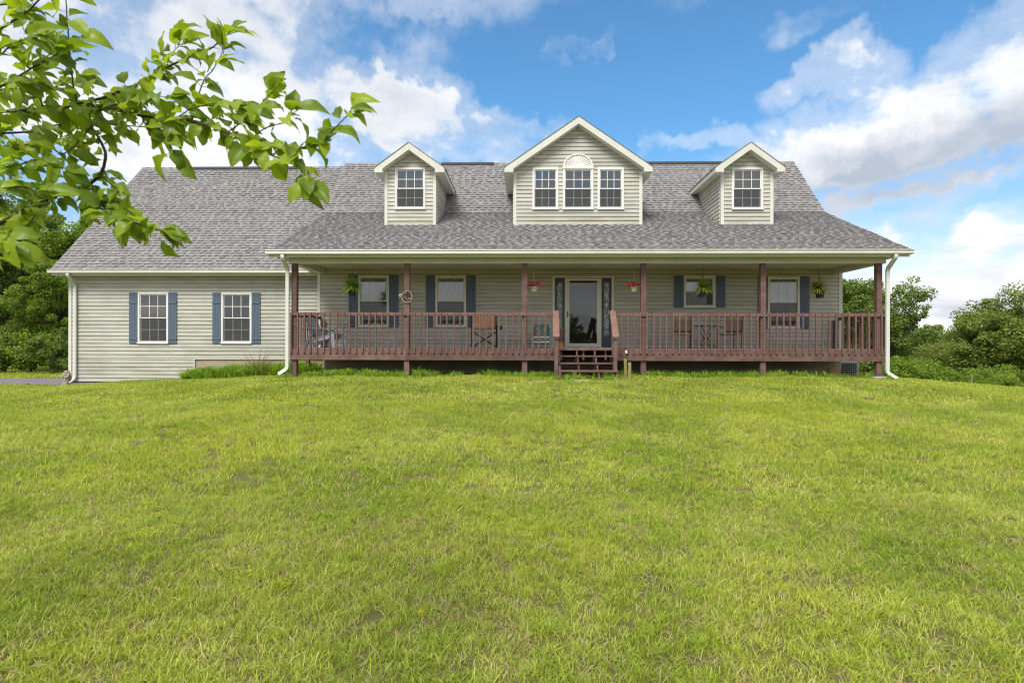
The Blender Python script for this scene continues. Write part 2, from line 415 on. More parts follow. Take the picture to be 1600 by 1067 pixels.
F = np.stack([idx[:-1, :-1], idx[:-1, 1:], idx[1:, 1:], idx[1:, :-1]], -1).reshape(-1, 4)
def np_mesh(name, V, Fc, m, smooth=False):
    me = bpy.data.meshes.new(name); n = Fc.shape[1]
    me.vertices.add(len(V)); me.vertices.foreach_set('co', V.astype(np.float32).ravel())
    me.loops.add(Fc.size); me.loops.foreach_set('vertex_index', Fc.astype(np.int32).ravel())
    me.polygons.add(len(Fc)); me.polygons.foreach_set('loop_start', np.arange(0, Fc.size, n, dtype=np.int32))
    me.polygons.foreach_set('loop_total', np.full(len(Fc), n, dtype=np.int32))
    if smooth: me.polygons.foreach_set('use_smooth', np.ones(len(Fc), dtype=bool))
    me.materials.append(m); me.update(calc_edges=True); return me
def ground_mat():
    m = bpy.data.materials.new('lawn_soil'); m.use_nodes = True; T = NT(m.node_tree); T.n.clear()
    p = T.add('ShaderNodeNewGeometry').outputs['Position']
    c = T.mix(T.rng(T.noise(p, 2.2, 6, 0.65), 0.3, 0.7), (0.12, 0.125, 0.035), (0.16, 0.145, 0.055))
    c = T.mix(T.rng(T.noise(p, 30, 5, 0.65), 0.52, 0.75), c, (0.19, 0.155, 0.08))
    y = T.add('ShaderNodeSeparateXYZ', {0: p}).outputs[1]
    farc = T.mix(T.rng(T.noise(p, 0.02, 4, 0.6), 0.4, 0.6), (0.16, 0.23, 0.045), (0.20, 0.24, 0.06))
    c = T.mix(T.rng(y, 22, 45), c, farc)
    b = T.add('ShaderNodeBsdfPrincipled', {'Base Color': c, 'Roughness': 0.95}); b.inputs['Specular IOR Level'].default_value = 0.1
    bn = T.add('ShaderNodeBump', {'Height': T.noise(p, 45, 4, 0.7), 'Strength': 0.8, 'Distance': 0.02}); T.l.new(bn.outputs[0], b.inputs['Normal'])
    T.l.new(b.outputs[0], T.add('ShaderNodeOutputMaterial').inputs[0]); return m
GM = ground_mat()
g = bpy.data.objects.new('ground', np_mesh('ground', np.stack([GX, GY, GZ], -1).reshape(-1, 3), F, GM, True)); COL.objects.link(g); structure(g)

# driveway behind the garage corner: its own sheet over the lawn
ASPH = mat('worn_asphalt', (0.20, 0.19, 0.20), 0.95, 0.12, 1.5, (0.14, 0.135, 0.14), bump=0.6, bscale=90)
dv = []; df = []
xs = np.linspace(-40, -12.2, 60); k = 8
for i, x in enumerate(xs):
    y0 = 17.4 + 0.10*math.sin(x*1.1) - 0.02*(x+13); y1 = 20.6 + 0.08*math.sin(x*.9)
    if x > -13.3: y0 += 0.0
    for j in range(k+1):
        y = y0+(y1-y0)*j/k; dv.append((x, y, gz(x, y)+0.035))
for i in range(len(xs)-1):
    for j in range(k): a = i*(k+1)+j; df.append((a, a+k+1, a+k+2, a+1))
structure(MB.build(type('q', (MB,), {'__init__': lambda s: None})() if False else (lambda b: (setattr(b, 'v', dv), setattr(b, 'f', df), b)[2])(MB()), 'driveway', ASPH))

# ------------------------------------------------------------------ HOUSE
house = thing('house', 'long grey-sided farmhouse with three dormers, shingled roof, attached wing and covered front porch', 'house', M=H)
def board_profile(h): return [(0.004, 0.0), (-0.022, 0.0), (-0.025, h*.12), (-0.021, h*0.45), (-0.019, h*0.78), (-0.002, h*.83), (0.004, h)]
def siding(parent, V, u0f, u1f, z0, z1, h=0.1143, holes=()):
    """horizontal vinyl courses on a wall facing -v; u0f/u1f give the ends at a height; holes are (u0,u1,z0,z1)"""
    z = z0
    while z < z1-0.015:
        zt = min(z+h, z1)
        zc = (z+zt)/2
        # cut the course round every opening, leaving the strips above and below it
        cells = [(u0f(zc), u1f(zc), z, zt)]
        for (a, b, c, d) in holes:
            ns = []
            for (s0, s1, za, zb) in cells:
                if b <= s0 or a >= s1 or d <= za+.004 or c >= zb-.004: ns.append((s0, s1, za, zb)); continue
                if a > s0: ns.append((s0, a, za, zb))
                if b < s1: ns.append((b, s1, za, zb))
                if c > za+.012: ns.append((max(s0, a), min(s1, b), za, c))
                if d < zb-.012: ns.append((max(s0, a), min(s1, b), d, zb))
            cells = ns
        jr = random.Random(int(z*977)+int(z0*31)); split = []
        for (s0, s1, za, zb) in cells:      # long runs are two lengths of vinyl, lapped
            if s1-s0 > 3.4:
                m_ = s0+(s1-s0)*jr.choice((.31, .44, .57, .68))+jr.uniform(-.2, .2); split += [(s0, m_, za, zb, 0.0), (m_, s1, za, zb, -.003)]
            else: split.append((s0, s1, za, zb, 0.0))
        for (s0, s1, za, zb, lap) in split:
            if s1-s0 < 0.02: continue
            mb = MB(); n = 7; hh = zb-za
            isL = abs(s0-u0f(zc)) < 1e-6; isR = abs(s1-u1f(zc)) < 1e-6
            for s_, fn, act in ((s0, u0f, isL), (s1, u1f, isR)):
                for (dy, dz) in board_profile(hh):
                    mb.v.append((fn(za+dz) if act else s_, V+dy+lap, za+dz))
            mb.f.append(tuple(reversed(range(n)))); mb.f.append(tuple(range(n, 2*n)))
            for i in range(n):
                j = (i+1) % n; mb.f.append((i, j, n+j, n+i))
            mb.build('siding_board', SIDING, parent)
        z = zt
def sheet_with_holes(V, u0, u1, z0, z1, holes, name, m, parent):
    us = sorted({u0, u1, *[h[0] for h in holes], *[h[1] for h in holes]}); zs = sorted({z0, z1, *[h[2] for h in holes], *[h[3] for h in holes]})
    us = [x for x in us if u0 <= x <= u1]; zs = [x for x in zs if z0 <= x <= z1]
    mb = MB()
    for i in range(len(us)-1):
        for j in range(len(zs)-1):
            cu, cz = (us[i]+us[i+1])/2, (zs[j]+zs[j+1])/2
            if any(h[0] < cu < h[1] and h[2] < cz < h[3] for h in holes): continue
            b = len(mb.v)
            mb.v += [(us[i], V, zs[j]), (us[i+1], V, zs[j]), (us[i+1], V, zs[j+1]), (us[i], V, zs[j+1])]; mb.f.append((b, b+1, b+2, b+3))
    return mb.build(name, m, parent)

def rect(px0, px1, py0, py1, V):
    c = (px0+px1)/2; pym = (py0+py1)/2
    return (U(px0, V, pym), U(px1, V, pym), Zl(py1, V, c), Zl(py0, V, c))
def window(parent, V, R, sashes=(2, 2), cols=3, fw=0.055, screen=False, blind=None, grille=True, sill=True, label=None, mull=0.018, curt=False, fm=None):
    fm = fm or WHITE
    """double-hung window: outer frame proud of the siding, sash rails, a lite of glass per grille opening"""
    u0, u1, z0, z1 = R; f = MB(); a = V-0.046; b = V+0.06
    f.box(u0, u0+fw, a, b, z0, z1).box(u1-fw, u1, a, b, z0, z1).box(u0+fw, u1-fw, a, b, z1-fw, z1).box(u0+fw, u1-fw, a, b, z0, z0+fw)
    if sill: f.box(u0-0.01, u1+0.01, a-0.025, a-0.002, z0-0.012, z0+0.028)
    w_ = f.build('window', fm, parent, bevel=0.004)
    if label: w_['label'] = label
    zm = (z0+z1)/2; iu0, iu1 = u0+fw, u1-fw
    for k, (s0, s1, off) in enumerate(((z0+fw, zm+0.012, 0.012), (zm-0.012, z1-fw, -0.012))):
        s_ = MB(); t = 0.026; va = V+off; vb = va+0.022
        s_.box(iu0, iu0+t, va, vb, s0, s1).box(iu1-t, iu1, va, vb, s0, s1).box(iu0+t, iu1-t, va, vb, s0, s0+t+.004).box(iu0+t, iu1-t, va, vb, s1-t-.004, s1)
        s_.build('sash', fm, w_)
        gu0, gu1, g0, g1 = iu0+t, iu1-t, s0+t+.004, s1-t-.004
        rows = sashes[k] if grille else 1; nc = cols if grille else 1
        if grille:
            m_ = MB()
            for c in range(1, nc):
                x = gu0+(gu1-gu0)*c/nc; m_.box(x-mull/2, x+mull/2, va+0.001, va+0.012, g0, g1)
            for r_ in range(1, rows):
                z = g0+(g1-g0)*r_/rows
                for c in range(nc):
                    xa = gu0+(gu1-gu0)*c/nc+(mull/2 if c else 0); xb = gu0+(gu1-gu0)*(c+1)/nc-(mull/2 if c < nc-1 else 0)
                    m_.box(xa, xb, va+0.002, va+0.011, z-mull/2, z+mull/2)
            m_.build('glazing_bars', WHITE, w_)
        for c in range(nc):
            for r_ in range(rows):
                xa = gu0+(gu1-gu0)*c/nc; xb = gu0+(gu1-gu0)*(c+1)/nc; za = g0+(g1-g0)*r_/rows; zb = g0+(g1-g0)*(r_+1)/rows
                p = MB(); p.v = [(xa, va+0.007, za), (xb, va+0.007, za), (xb, va+0.007, zb), (xa, va+0.007, zb)]; p.f = [(0, 1, 2, 3)]
                p.build('pane', GLASS, w_)
        if k == 0 and screen:
            p = MB(); p.v = [(iu0+.01, V-.012, s0+.01), (iu1-.01, V-.012, s0+.01), (iu1-.01, V-.012, s1-.02), (iu0+.01, V-.012, s1-.02)]; p.f = [(0, 1, 2, 3)]
            p.build('insect_screen', SCREEN, w_)
    if blind:
        bm_, lo = blind; zb = z0+fw+(z1-z0-2*fw)*lo
        p = MB(); n = 14
        if curt:       # faint folds
            for i in range(n+1):
                x = iu0+(iu1-iu0)*i/n; y = V+0.062+0.006*math.sin(i*1.9)
                p.v += [(x, y, zb), (x, y, z1-.02)]
            for i in range(n): p.f.append((2*i, 2*i+2, 2*i+3, 2*i+1))
        else: p.box(iu0, iu1, V+0.064, V+0.068, zb, z1-.02)
        p.build('blind', bm_, w_)
    return w_
def shutter(parent, V, R, battens=(0.19, 0.90)):
    u0, u1, z0, z1 = R; mb = MB(); n = 3; g_ = 0.004; w_ = (u1-u0)/n
    mb.box(u0+.004, u1-.004, V-0.034, V+0.0, z0+.004, z1-.004)
    for i in range(n): mb.box(u0+i*w_+(g_ if i else 0), u0+(i+1)*w_, V-0.046, V-0.034, z0, z1)
    s_ = mb.build('shutter', SHUT, parent, bevel=0.003)
    for b in battens:
        z = z1-(z1-z0)*b
        MB().box(u0+.003, u1-.003, V-0.060, V-0.046, z-0.045 if b < .5 else z-.03, z+0.045 if b < .5 else z+.03).build('batten', SHUT, s_, bevel=0.003)
    return s_

# --- openings
R_g1 = rect(216.5, 264, 457, 536.5, VG); R_g2 = rect(346.5, 394, 457.5, 536.5, VG)
R_w1 = rect(560, 608, 430, 511, VW); R_w2 = rect(680.5, 728.4, 430.5, 511, VW); R_w4 = rect(1198.7, 1248.7, 432, 513.3, VW); R_w3 = rect(1067.8, 1117.3, 431, 480.4, VW)
R_door = rect(863, 959, 431.5, 544.5, VW)
UL, UR = U(496.3, VW), U(1315, VW); UGL = U(108.7, VG)
FLOOR = 0.715
# main wall
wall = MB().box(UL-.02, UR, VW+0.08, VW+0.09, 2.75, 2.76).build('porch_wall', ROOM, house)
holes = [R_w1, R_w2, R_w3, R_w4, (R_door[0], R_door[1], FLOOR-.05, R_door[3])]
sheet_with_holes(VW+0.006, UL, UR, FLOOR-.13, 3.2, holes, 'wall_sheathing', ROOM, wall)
cb = U(500.5, VW)-UL
siding(wall, VW, lambda z: UL+cb, lambda z: UR-0.08, FLOOR+.01, 3.16, holes=holes)
MB().box(UL, UL+cb+.012, VW-.034, VW+.01, FLOOR-.1, 3.16).build('corner_board', TRIM, wall, bevel=.004)
MB().box(UR-.09, UR+.01, VW-.034, VW+.02, FLOOR-.1, 3.16).build('corner_board', TRIM, wall, bevel=.004)
# garage wall
gwall = MB().box(UGL, UL, VG+0.08, VG+0.09, 2.75, 2.76).build('wing_wall', ROOM, house)
gb_low = Zl(596.2, VG, 200); gb_mid = Zl(560.2, VG, 400); ustep = U(305, VG, 580)
gholes = [R_g1, R_g2]
sheet_with_holes(VG+0.006, UGL, UL+.05, gb_low-.1, 3.0, gholes+[(ustep, UL+.06, gb_low-.2, gb_mid)], 'wall_sheathing', ROOM, gwall)
siding(gwall, VG, lambda z: UGL+.07, lambda z: (ustep-.03 if z < gb_mid-.01 else UL+.0), gb_low, gb_mid, h=(gb_mid-gb_low)/6.0 if False else 0.1143)
z_next = gb_low + math.ceil((gb_mid-gb_low)/0.1143-1e-6)*0.1143
siding(gwall, VG, lambda z: UGL+.07, lambda z: UL, gb_mid, 2.88, holes=gholes)
MB().box(UGL-.01, UGL+.08, VG-.034, VG+.02, gb_low-.02, 2.88).build('corner_board', TRIM, gwall, bevel=.004)
MB().box(ustep-.03, ustep, VG-.034, VG+.01, gb_low, gb_mid-.002).build('corner_board', TRIM, gwall, bevel=.003)
MB().box(ustep, UL, VG-.026, VG+.004, gb_mid-.025, gb_mid-.002).build('starter_strip', TRIM, gwall)
# foundations and remaining outer walls
MB().box(UGL+.02, UL+.2, VG+.012, VG+.25, -1.2, gb_mid+.02).build('foundation', STUCCO, house)
MB().box(UL+.2, UR-.02, VW+.02, VW+.25, -0.8, FLOOR-.02).build('foundation', STUCCO, house)
MB().box(UR-.36, UR-.015, VW-.01, VW+.02, -0.8, .16).build('foundation_patch', CLAY, house)
sw = MB()
sw.box(UR-.12, UR, VW+.03, 9.8, -.9, 3.2); sw.box(UGL, UGL+.12, VG+.03, 10.6, gb_low, 2.95); sw.box(UGL, UR, 9.9, 10.0, -.9, 3.0)
sw.build('outer_wall', SIDING, house)
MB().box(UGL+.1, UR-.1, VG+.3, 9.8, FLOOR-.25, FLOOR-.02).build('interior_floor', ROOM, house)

window(house, VG, R_g1, screen=True, label='twelve-lite white window of the wing nearer the building corner')
window(house, VG, R_g2, screen=True, label='twelve-lite white window of the wing nearer the porch')
for R in (R_g1, R_g2):
    w_ = 0.262
    shutter(house, VG, (R[0]-w_-.005, R[0]-.005, R[2]-.01, R[3]-.0)); shutter(house, VG, (R[1]+.005, R[1]+w_+.005, R[2]-.01, R[3]))
for R, lb in ((R_w1, 'first tall porch window with raised blind'), (R_w2, 'second tall porch window behind the wind chime'), (R_w4, 'tall porch window beside the end post')):
    window(house, VW, R, mull=.009, screen=True, blind=(BLIND, 0.08), curt=True, fw=0.06, label=lb, fm=CREAM)
    w_ = 0.275
    shutter(house, VW, (R[0]-w_-.006, R[0]-.006, R[2]-.01, R[3])); shutter(house, VW, (R[1]+.006, R[1]+w_+.006, R[2]-.01, R[3]))
window(house, VW, R_w3, grille=False, fm=CREAM, screen=True, blind=(BLIND, 0.0), curt=True, fw=0.06, label='small square porch window behind a fern')
shutter(house, VW, (R_w3[0]-.285, R_w3[0]-.006, R_w3[2]-.01, R_w3[3]), (0.25, 0.88)); shutter(house, VW, (R_w3[1]+.006, R_w3[1]+.285, R_w3[2]-.01, R_w3[3]), (0.25, 0.88))

# --- front door with sidelights
du0, du1, dz0, dz1 = R_door; ds0, ds1 = U(884.5, VW, 490), U(937.5, VW, 490)
dz0 = FLOOR
fr = MB(); t = .07
fr.box(du0, du0+t, VW-.04, VW+.05, dz0, dz1).box(du1-t, du1, VW-.04, VW+.05, dz0, dz1).box(du0+t, du1-t, VW-.04, VW+.05, dz1-.05, dz1)
fr.box(ds0-.04, ds0, VW-.036, VW+.05, dz0, dz1-.05).box(ds1, ds1+.04, VW-.036, VW+.05, dz0, dz1-.05)
fr.box(du0+t, du1-t, VW-.05, VW+.06, dz0-.02, dz0+.02)
door = fr.build('front_door', CREAM, house, bevel=.004)
sd_ = MB(); f = .095; va, vb = VW-.05, VW-.015; z0_, z1_ = dz0+.03, dz1-.06
sd_.box(ds0, ds0+f, va, vb, z0_, z1_).box(ds1-f, ds1, va, vb, z0_, z1_).box(ds0+f, ds1-f, va, vb, z1_-.08, z1_).box(ds0+f, ds1-f, va, vb, z0_, z0_+.11)
sd_.build('storm_door', CREAM, door, bevel=.004)
p = MB(); p.v = [(ds0+f, VW-.03, z0_+.11), (ds1-f, VW-.03, z0_+.11), (ds1-f, VW-.03, z1_-.08), (ds0+f, VW-.03, z1_-.08)]; p.f = [(0, 1, 2, 3)]
p.build('pane', GLASS_DOOR, door)
MB().box(ds0+f, ds1-f, VW-.045, VW-.034, z1_-.14, z1_-.08).build('screen_roller', DARKM, door)
MB().box(ds0+.01, ds1-.01, VW+.02, VW+.06, dz0+.02, dz1-.06).build('dark_doorway_panel', ROOM, door)  # dark panel standing in for the shaded interior behind the open door
hd = MB(); hz = dz0+.98
hd.box(ds0+.03, ds0+.055, va-.012, va-.001, hz-.09, hz+.09).tube([(ds0+.042, va-.01, hz), (ds0+.042, va-.05, hz), (ds0+.10, va-.055, hz)], .009, 8)
hd.build('handle', DARKM, door)
LEAD = mat('lead_came', (0.30, 0.29, 0.26), 0.4, 0.1, 10, metal=0.7)
PEBBLE = mat('textured_sidelight_glass', (0.60, 0.62, 0.60), 0.25, 0.25, 9, (0.16, 0.19, 0.18), bump=0.6, bscale=60)
for (sa, sb) in ((du0+t, ds0-.04), (ds1+.04, du1-t)):
    q = MB(); gw = (sb-sa)*.24; gz0, gz1 = dz0+.36, dz1-.20
    q.box(sa, sa+gw, VW-.02, VW+.02, dz0+.02, dz1-.05).box(sb-gw, sb, VW-.02, VW+.02, dz0+.02, dz1-.05)
    q.box(sa+gw, sb-gw, VW-.02, VW+.02, dz0+.02, gz0).box(sa+gw, sb-gw, VW-.02, VW+.02, gz1, dz1-.05)
    # raised panel below the glass
    q.box(sa+gw*.8, sb-gw*.8, VW-.028, VW-.0205, dz0+.08, gz0-.06)
    q.build('sidelight', DOORBLUE, door, bevel=.003)
    MB().box(sa+gw, sb-gw, VW-.002, VW+.004, gz0, gz1).build('pane', PEBBLE, door)
    l_ = MB(); c = (sa+sb)/2; hw = (sb-sa)/2-gw-.01; n = 60
    for sgn in (-1, 1):
        pts = []
        for i in range(n+1):
            s_ = i/n; z = gz0+.02+(gz1-gz0-.04)*s_
            amp = hw*(0.25+0.75*abs(math.sin(s_*math.pi*4.5)))
            pts.append((c+sgn*amp*.95, VW-.006, z))
        l_.tube(pts, .0055, 4, cap=False)
    for z in (gz0+.16, (gz0+gz1)/2, gz1-.2):
        l_.tube([(c+.032*math.cos(a_*math.pi/6), VW-.008, z+.06*math.sin(a_*math.pi/6)) for a_ in range(13)], .006, 4, cap=False)
    l_.build('leading', LEAD, door)

# --- roofs
def shingles(parent, u0, u1, V0, z0, V1, z1, seed, expo=0.132, u0b=None, u1b=None, name='shingles'):
    rnd = random.Random(seed); mb = MB(); a = Vector((0, V0, z0)); b = Vector((0, V1, z1)); L = (b-a).length; d = (b-a)/L
    nrm = Vector((1, 0, 0)).cross(d); nrm = nrm if nrm.z > 0 else -nrm
    rows = int(L/expo)+1
    for r_ in range(rows):
        s0 = r_*expo; s1 = min(s0+expo*1.15, L)
        if s0 > L-.02: break
        u = u0; k = 0
        while u < u1-1e-3:
            w_ = rnd.uniform(.06, .17); un = min(u+w_, u1)
            if u1-un < .05: un = u1
            th = 0.034 if k % 2 else 0.017
            th += rnd.uniform(-.003, .004); ds_ = rnd.uniform(-.012, .006) if k % 2 else 0
            k += 1
            B = len(mb.v)
            for (uu, ss, hh) in ((u, s0+ds_, 0), (un, s0+ds_, 0), (un, s0+ds_, th), (u, s0+ds_, th), (u, s1, .003), (un, s1, .003)):
                p = a + d*ss + nrm*hh; mb.v.append((uu, p.y, p.z))
            mb.f += [(B, B+1, B+2, B+3), (B+3, B+2, B+5, B+4), (B, B+3, B+4), (B+1, B+5, B+2)]
            u = un
    return mb.build(name, SHINGLE, parent, stuff=True)
SLAB = mat('roof_deck_board', (0.20, 0.195, 0.19), 0.9, 0.1, 5)
EL, ER = -6.16, 9.82; EV, EZ = -0.38, 3.165; BV, BZ = 3.85, 5.03; RV, RZ = 6.05, 7.30
roof = MB().prism_u([(EV, EZ-.02), (BV, BZ-.015), (RV, RZ-.015), (2*RV-BV+.9, 4.75), (2*RV+.35, 3.05), (2*RV+.35, 2.95), (2*RV-BV+.9, 4.62), (RV, RZ-.17), (BV, BZ-.15), (EV+.02, EZ-.10)], EL+.03, ER-.03).build('roof', SLAB, house)
shingles(roof, EL, ER, EV-.02, EZ, BV, BZ, 1); shingles(roof, EL, ER, BV-.005, BZ+.006, RV, RZ, 2)
# a garage roof of one pitch
GEL, GEV, GEZ, GRV, GRZ = -13.90, 2.32, 3.02, 6.60, 7.34
groof = MB().prism_u([(GEV, GEZ-.02), (GRV, GRZ-.015), (2*GRV-GEV, GEZ-.02), (2*GRV-GEV, GEZ-.12), (GRV, GRZ-.17), (GEV+.02, GEZ-.10)], GEL+.03, EL+.4).build('wing_roof', SLAB, house)
shingles(groof, GEL, EL+.6, GEV-.02, GEZ, GRV, GRZ, 3)
# ridge caps and vents
for (pu0, pu1, V, z, par) in ((GEL, -6.1, GRV, GRZ, groof), (EL, ER, RV, RZ, roof)):
    rc = MB(); x = pu0; rr = random.Random(5)
    while x < pu1-.01:
        xn = min(x+.25, pu1); e = rr.uniform(0, .006)
        rc.prism_u([(V-.15, z-.14+e), (V, z+.022+e), (V+.15, z-.14+e), (V+.14, z-.16), (V, z-.0), (V-.14, z-.16)], x, xn); x = xn
    rc.build('ridge_cap', SHINGLE, par, stuff=True)
VENT = mat('dark_ridge_vent', (0.045, 0.045, 0.05), 0.8, 0.1, 10)
for (a_, b_, V, z, par) in ((U(292, GRV, 262), U(470, GRV, 262), GRV, GRZ, groof), (U(690, RV, 253), U(772, RV, 253), RV, RZ, roof), (U(1010, RV, 253), U(1135, RV, 253), RV, RZ, roof)):
    MB().prism_u([(V-.15, z-.11), (V-.15, z-.075), (V, z+.035), (V+.15, z-.075), (V+.15, z-.11)], a_, b_).build('ridge_vent', VENT, par)
# rake boards at the gable ends
def rake(pts, u0, u1, par, th=.16, dz=-.005):
    poly = [(p[0], p[1]+dz) for p in pts] + [(p[0], p[1]+dz-th) for p in reversed(pts)]
    MB().prism_u(poly, u0, u1).build('rake_board', TRIM, par)
rake([(EV+.05, EZ), (BV, BZ), (RV, RZ), (2*RV-BV+.9, 4.73)], ER-.03, ER-.008, roof); rake([(EV+.05, EZ), (BV, BZ), (RV, RZ)], EL+.008, EL+.03, roof)
rake([(GEV+.05, GEZ), (GRV, GRZ), (2*GRV-GEV, GEZ)], GEL+.008, GEL+.03, groof)
# gable infill so no sky shows through
MB().prism_u([(VW+.1, 3.1), (VW+.1, 3.9), (BV, BZ-.18), (RV, RZ-.2), (9.7, 3.1)], UR-.12, UR-.01).build('gable_wall', SIDING, house)
MB().prism_u([(VG+.1, 2.9), (VG+.1, 3.1), (GRV, GRZ-.2), (10.4, 3.1), (10.4, 2.9)], UGL+.01, UGL+.12).build('gable_wall', SIDING, house)

# --- porch beam, ceiling, soffit, gutters
BB, BT = 2.885, 3.045
beamL, beamR = U(451.6, 0, 411), U(1384, 0, 412)
pb = MB().box(beamL, beamR, -.02, .17, BB, BT)
pb.box(beamL, beamL+.19, .17, VW-.02, BB, BT); pb.box(beamR-.19, beamR, .17, VW-.02, BB, BT)
pb.build('porch_beam', TRIM, house, bevel=.006)
MB().box(EL+.06, ER-.06, EV+.03, VW-.02, BT+.002, BT+.022).build('porch_ceiling', SOFFIT, house)
def gutter(u0, u1, V, ztop, par, s=1.0):
    prof = [(0, 0), (-.012, 0), (-.118, -.004), (-.122, -.018), (-.104, -.03), (-.098, -.055), (-.112, -.085), (-.10, -.112), (-.02, -.118), (0, -.118)]
    MB().prism_u([(V+a*s, ztop+b*s) for a, b in prof], u0, u1).build('gutter', GUTTER, par)
gutter(EL-.02, ER+.02, EV+.0, EZ+.005, house); gutter(GEL-.04, UL-.03, GEV, GEZ+.005, house)
MB().box(EL+.02, ER-.02, EV+.002, EV+.03, EZ-.165, EZ-.02).build('fascia', TRIM, house)
MB().box(GEL+.02, UL-.03, GEV+.002, GEV+.03, GEZ-.165, GEZ-.02).build('fascia', TRIM, house)
MB().box(GEL+.04, UL-.03, GEV+.031, VG-.016, GEZ-.16, GEZ-.14).build('soffit', SOFFIT, house)
# triangular porch gable ends over the side beams
for (a_, b_) in ((beamL+.01, beamL+.10), (beamR-.10, beamR-.01)):
    MB().prism_u([(-.01, BT+.03), (VW, BT+.03), (VW, 4.15), (-.01, 3.17)], a_, b_).build('porch_gable', SIDING, house)

# --- downspouts
def spout(pts, name='downspout'):
    P = [Vector(p) for p in pts]; out = [P[0]]
    for i in range(1, len(P)-1):
        a_, b_, c_ = P[i-1], P[i], P[i+1]; r_ = min(.07, (a_-b_).length*.45, (c_-b_).length*.45)
        p0 = b_+(a_-b_).normalized()*r_; p2 = b_+(c_-b_).normalized()*r_
        for k in range(5):
            t = k/4; out.append(p0*(1-t)**2+b_*2*t*(1-t)+p2*t*t)
    out.append(P[-1]); mb = MB()
    mb.tube(out, .062, 4, rot=math.pi/4, flat=.8)
    o = mb.build(name, SPOUT, house, bevel=.008); return o
ua = U(106, GEV-.06, 427); ub = U(117.8, VG-.06, 500)
s1_ = spout([(ua, GEV-.06, 2.92), (ua, GEV-.06, 2.84), (ub, VG-.075, Zl(446, VG, 118)), (ub, VG-.075, gb_low+.10), (ub-.12, VG-.16, gb_low-.03)])
ua = U(441.5, EV-.06, 400); ub = U(451, -.06, 500)
s2_ = spout([(ua, EV-.06, EZ-.11), (ua, EV-.06, EZ-.19), (ub-.02, -.09, Zl(421, -.06, 450)), (ub-.02, -.09, .18), (ub-.22, -.16, .03)])
ua = U(1399.5, EV-.06, 400); ub = U(1385.5, -.06, 500)
s3_ = spout([(ua, EV-.06, EZ-.11), (ua, EV-.06, EZ-.19), (ub, -.09, Zl(421, -.06, 1385)), (ub, -.09, .12), (ub+.2, -.16, -.02)])

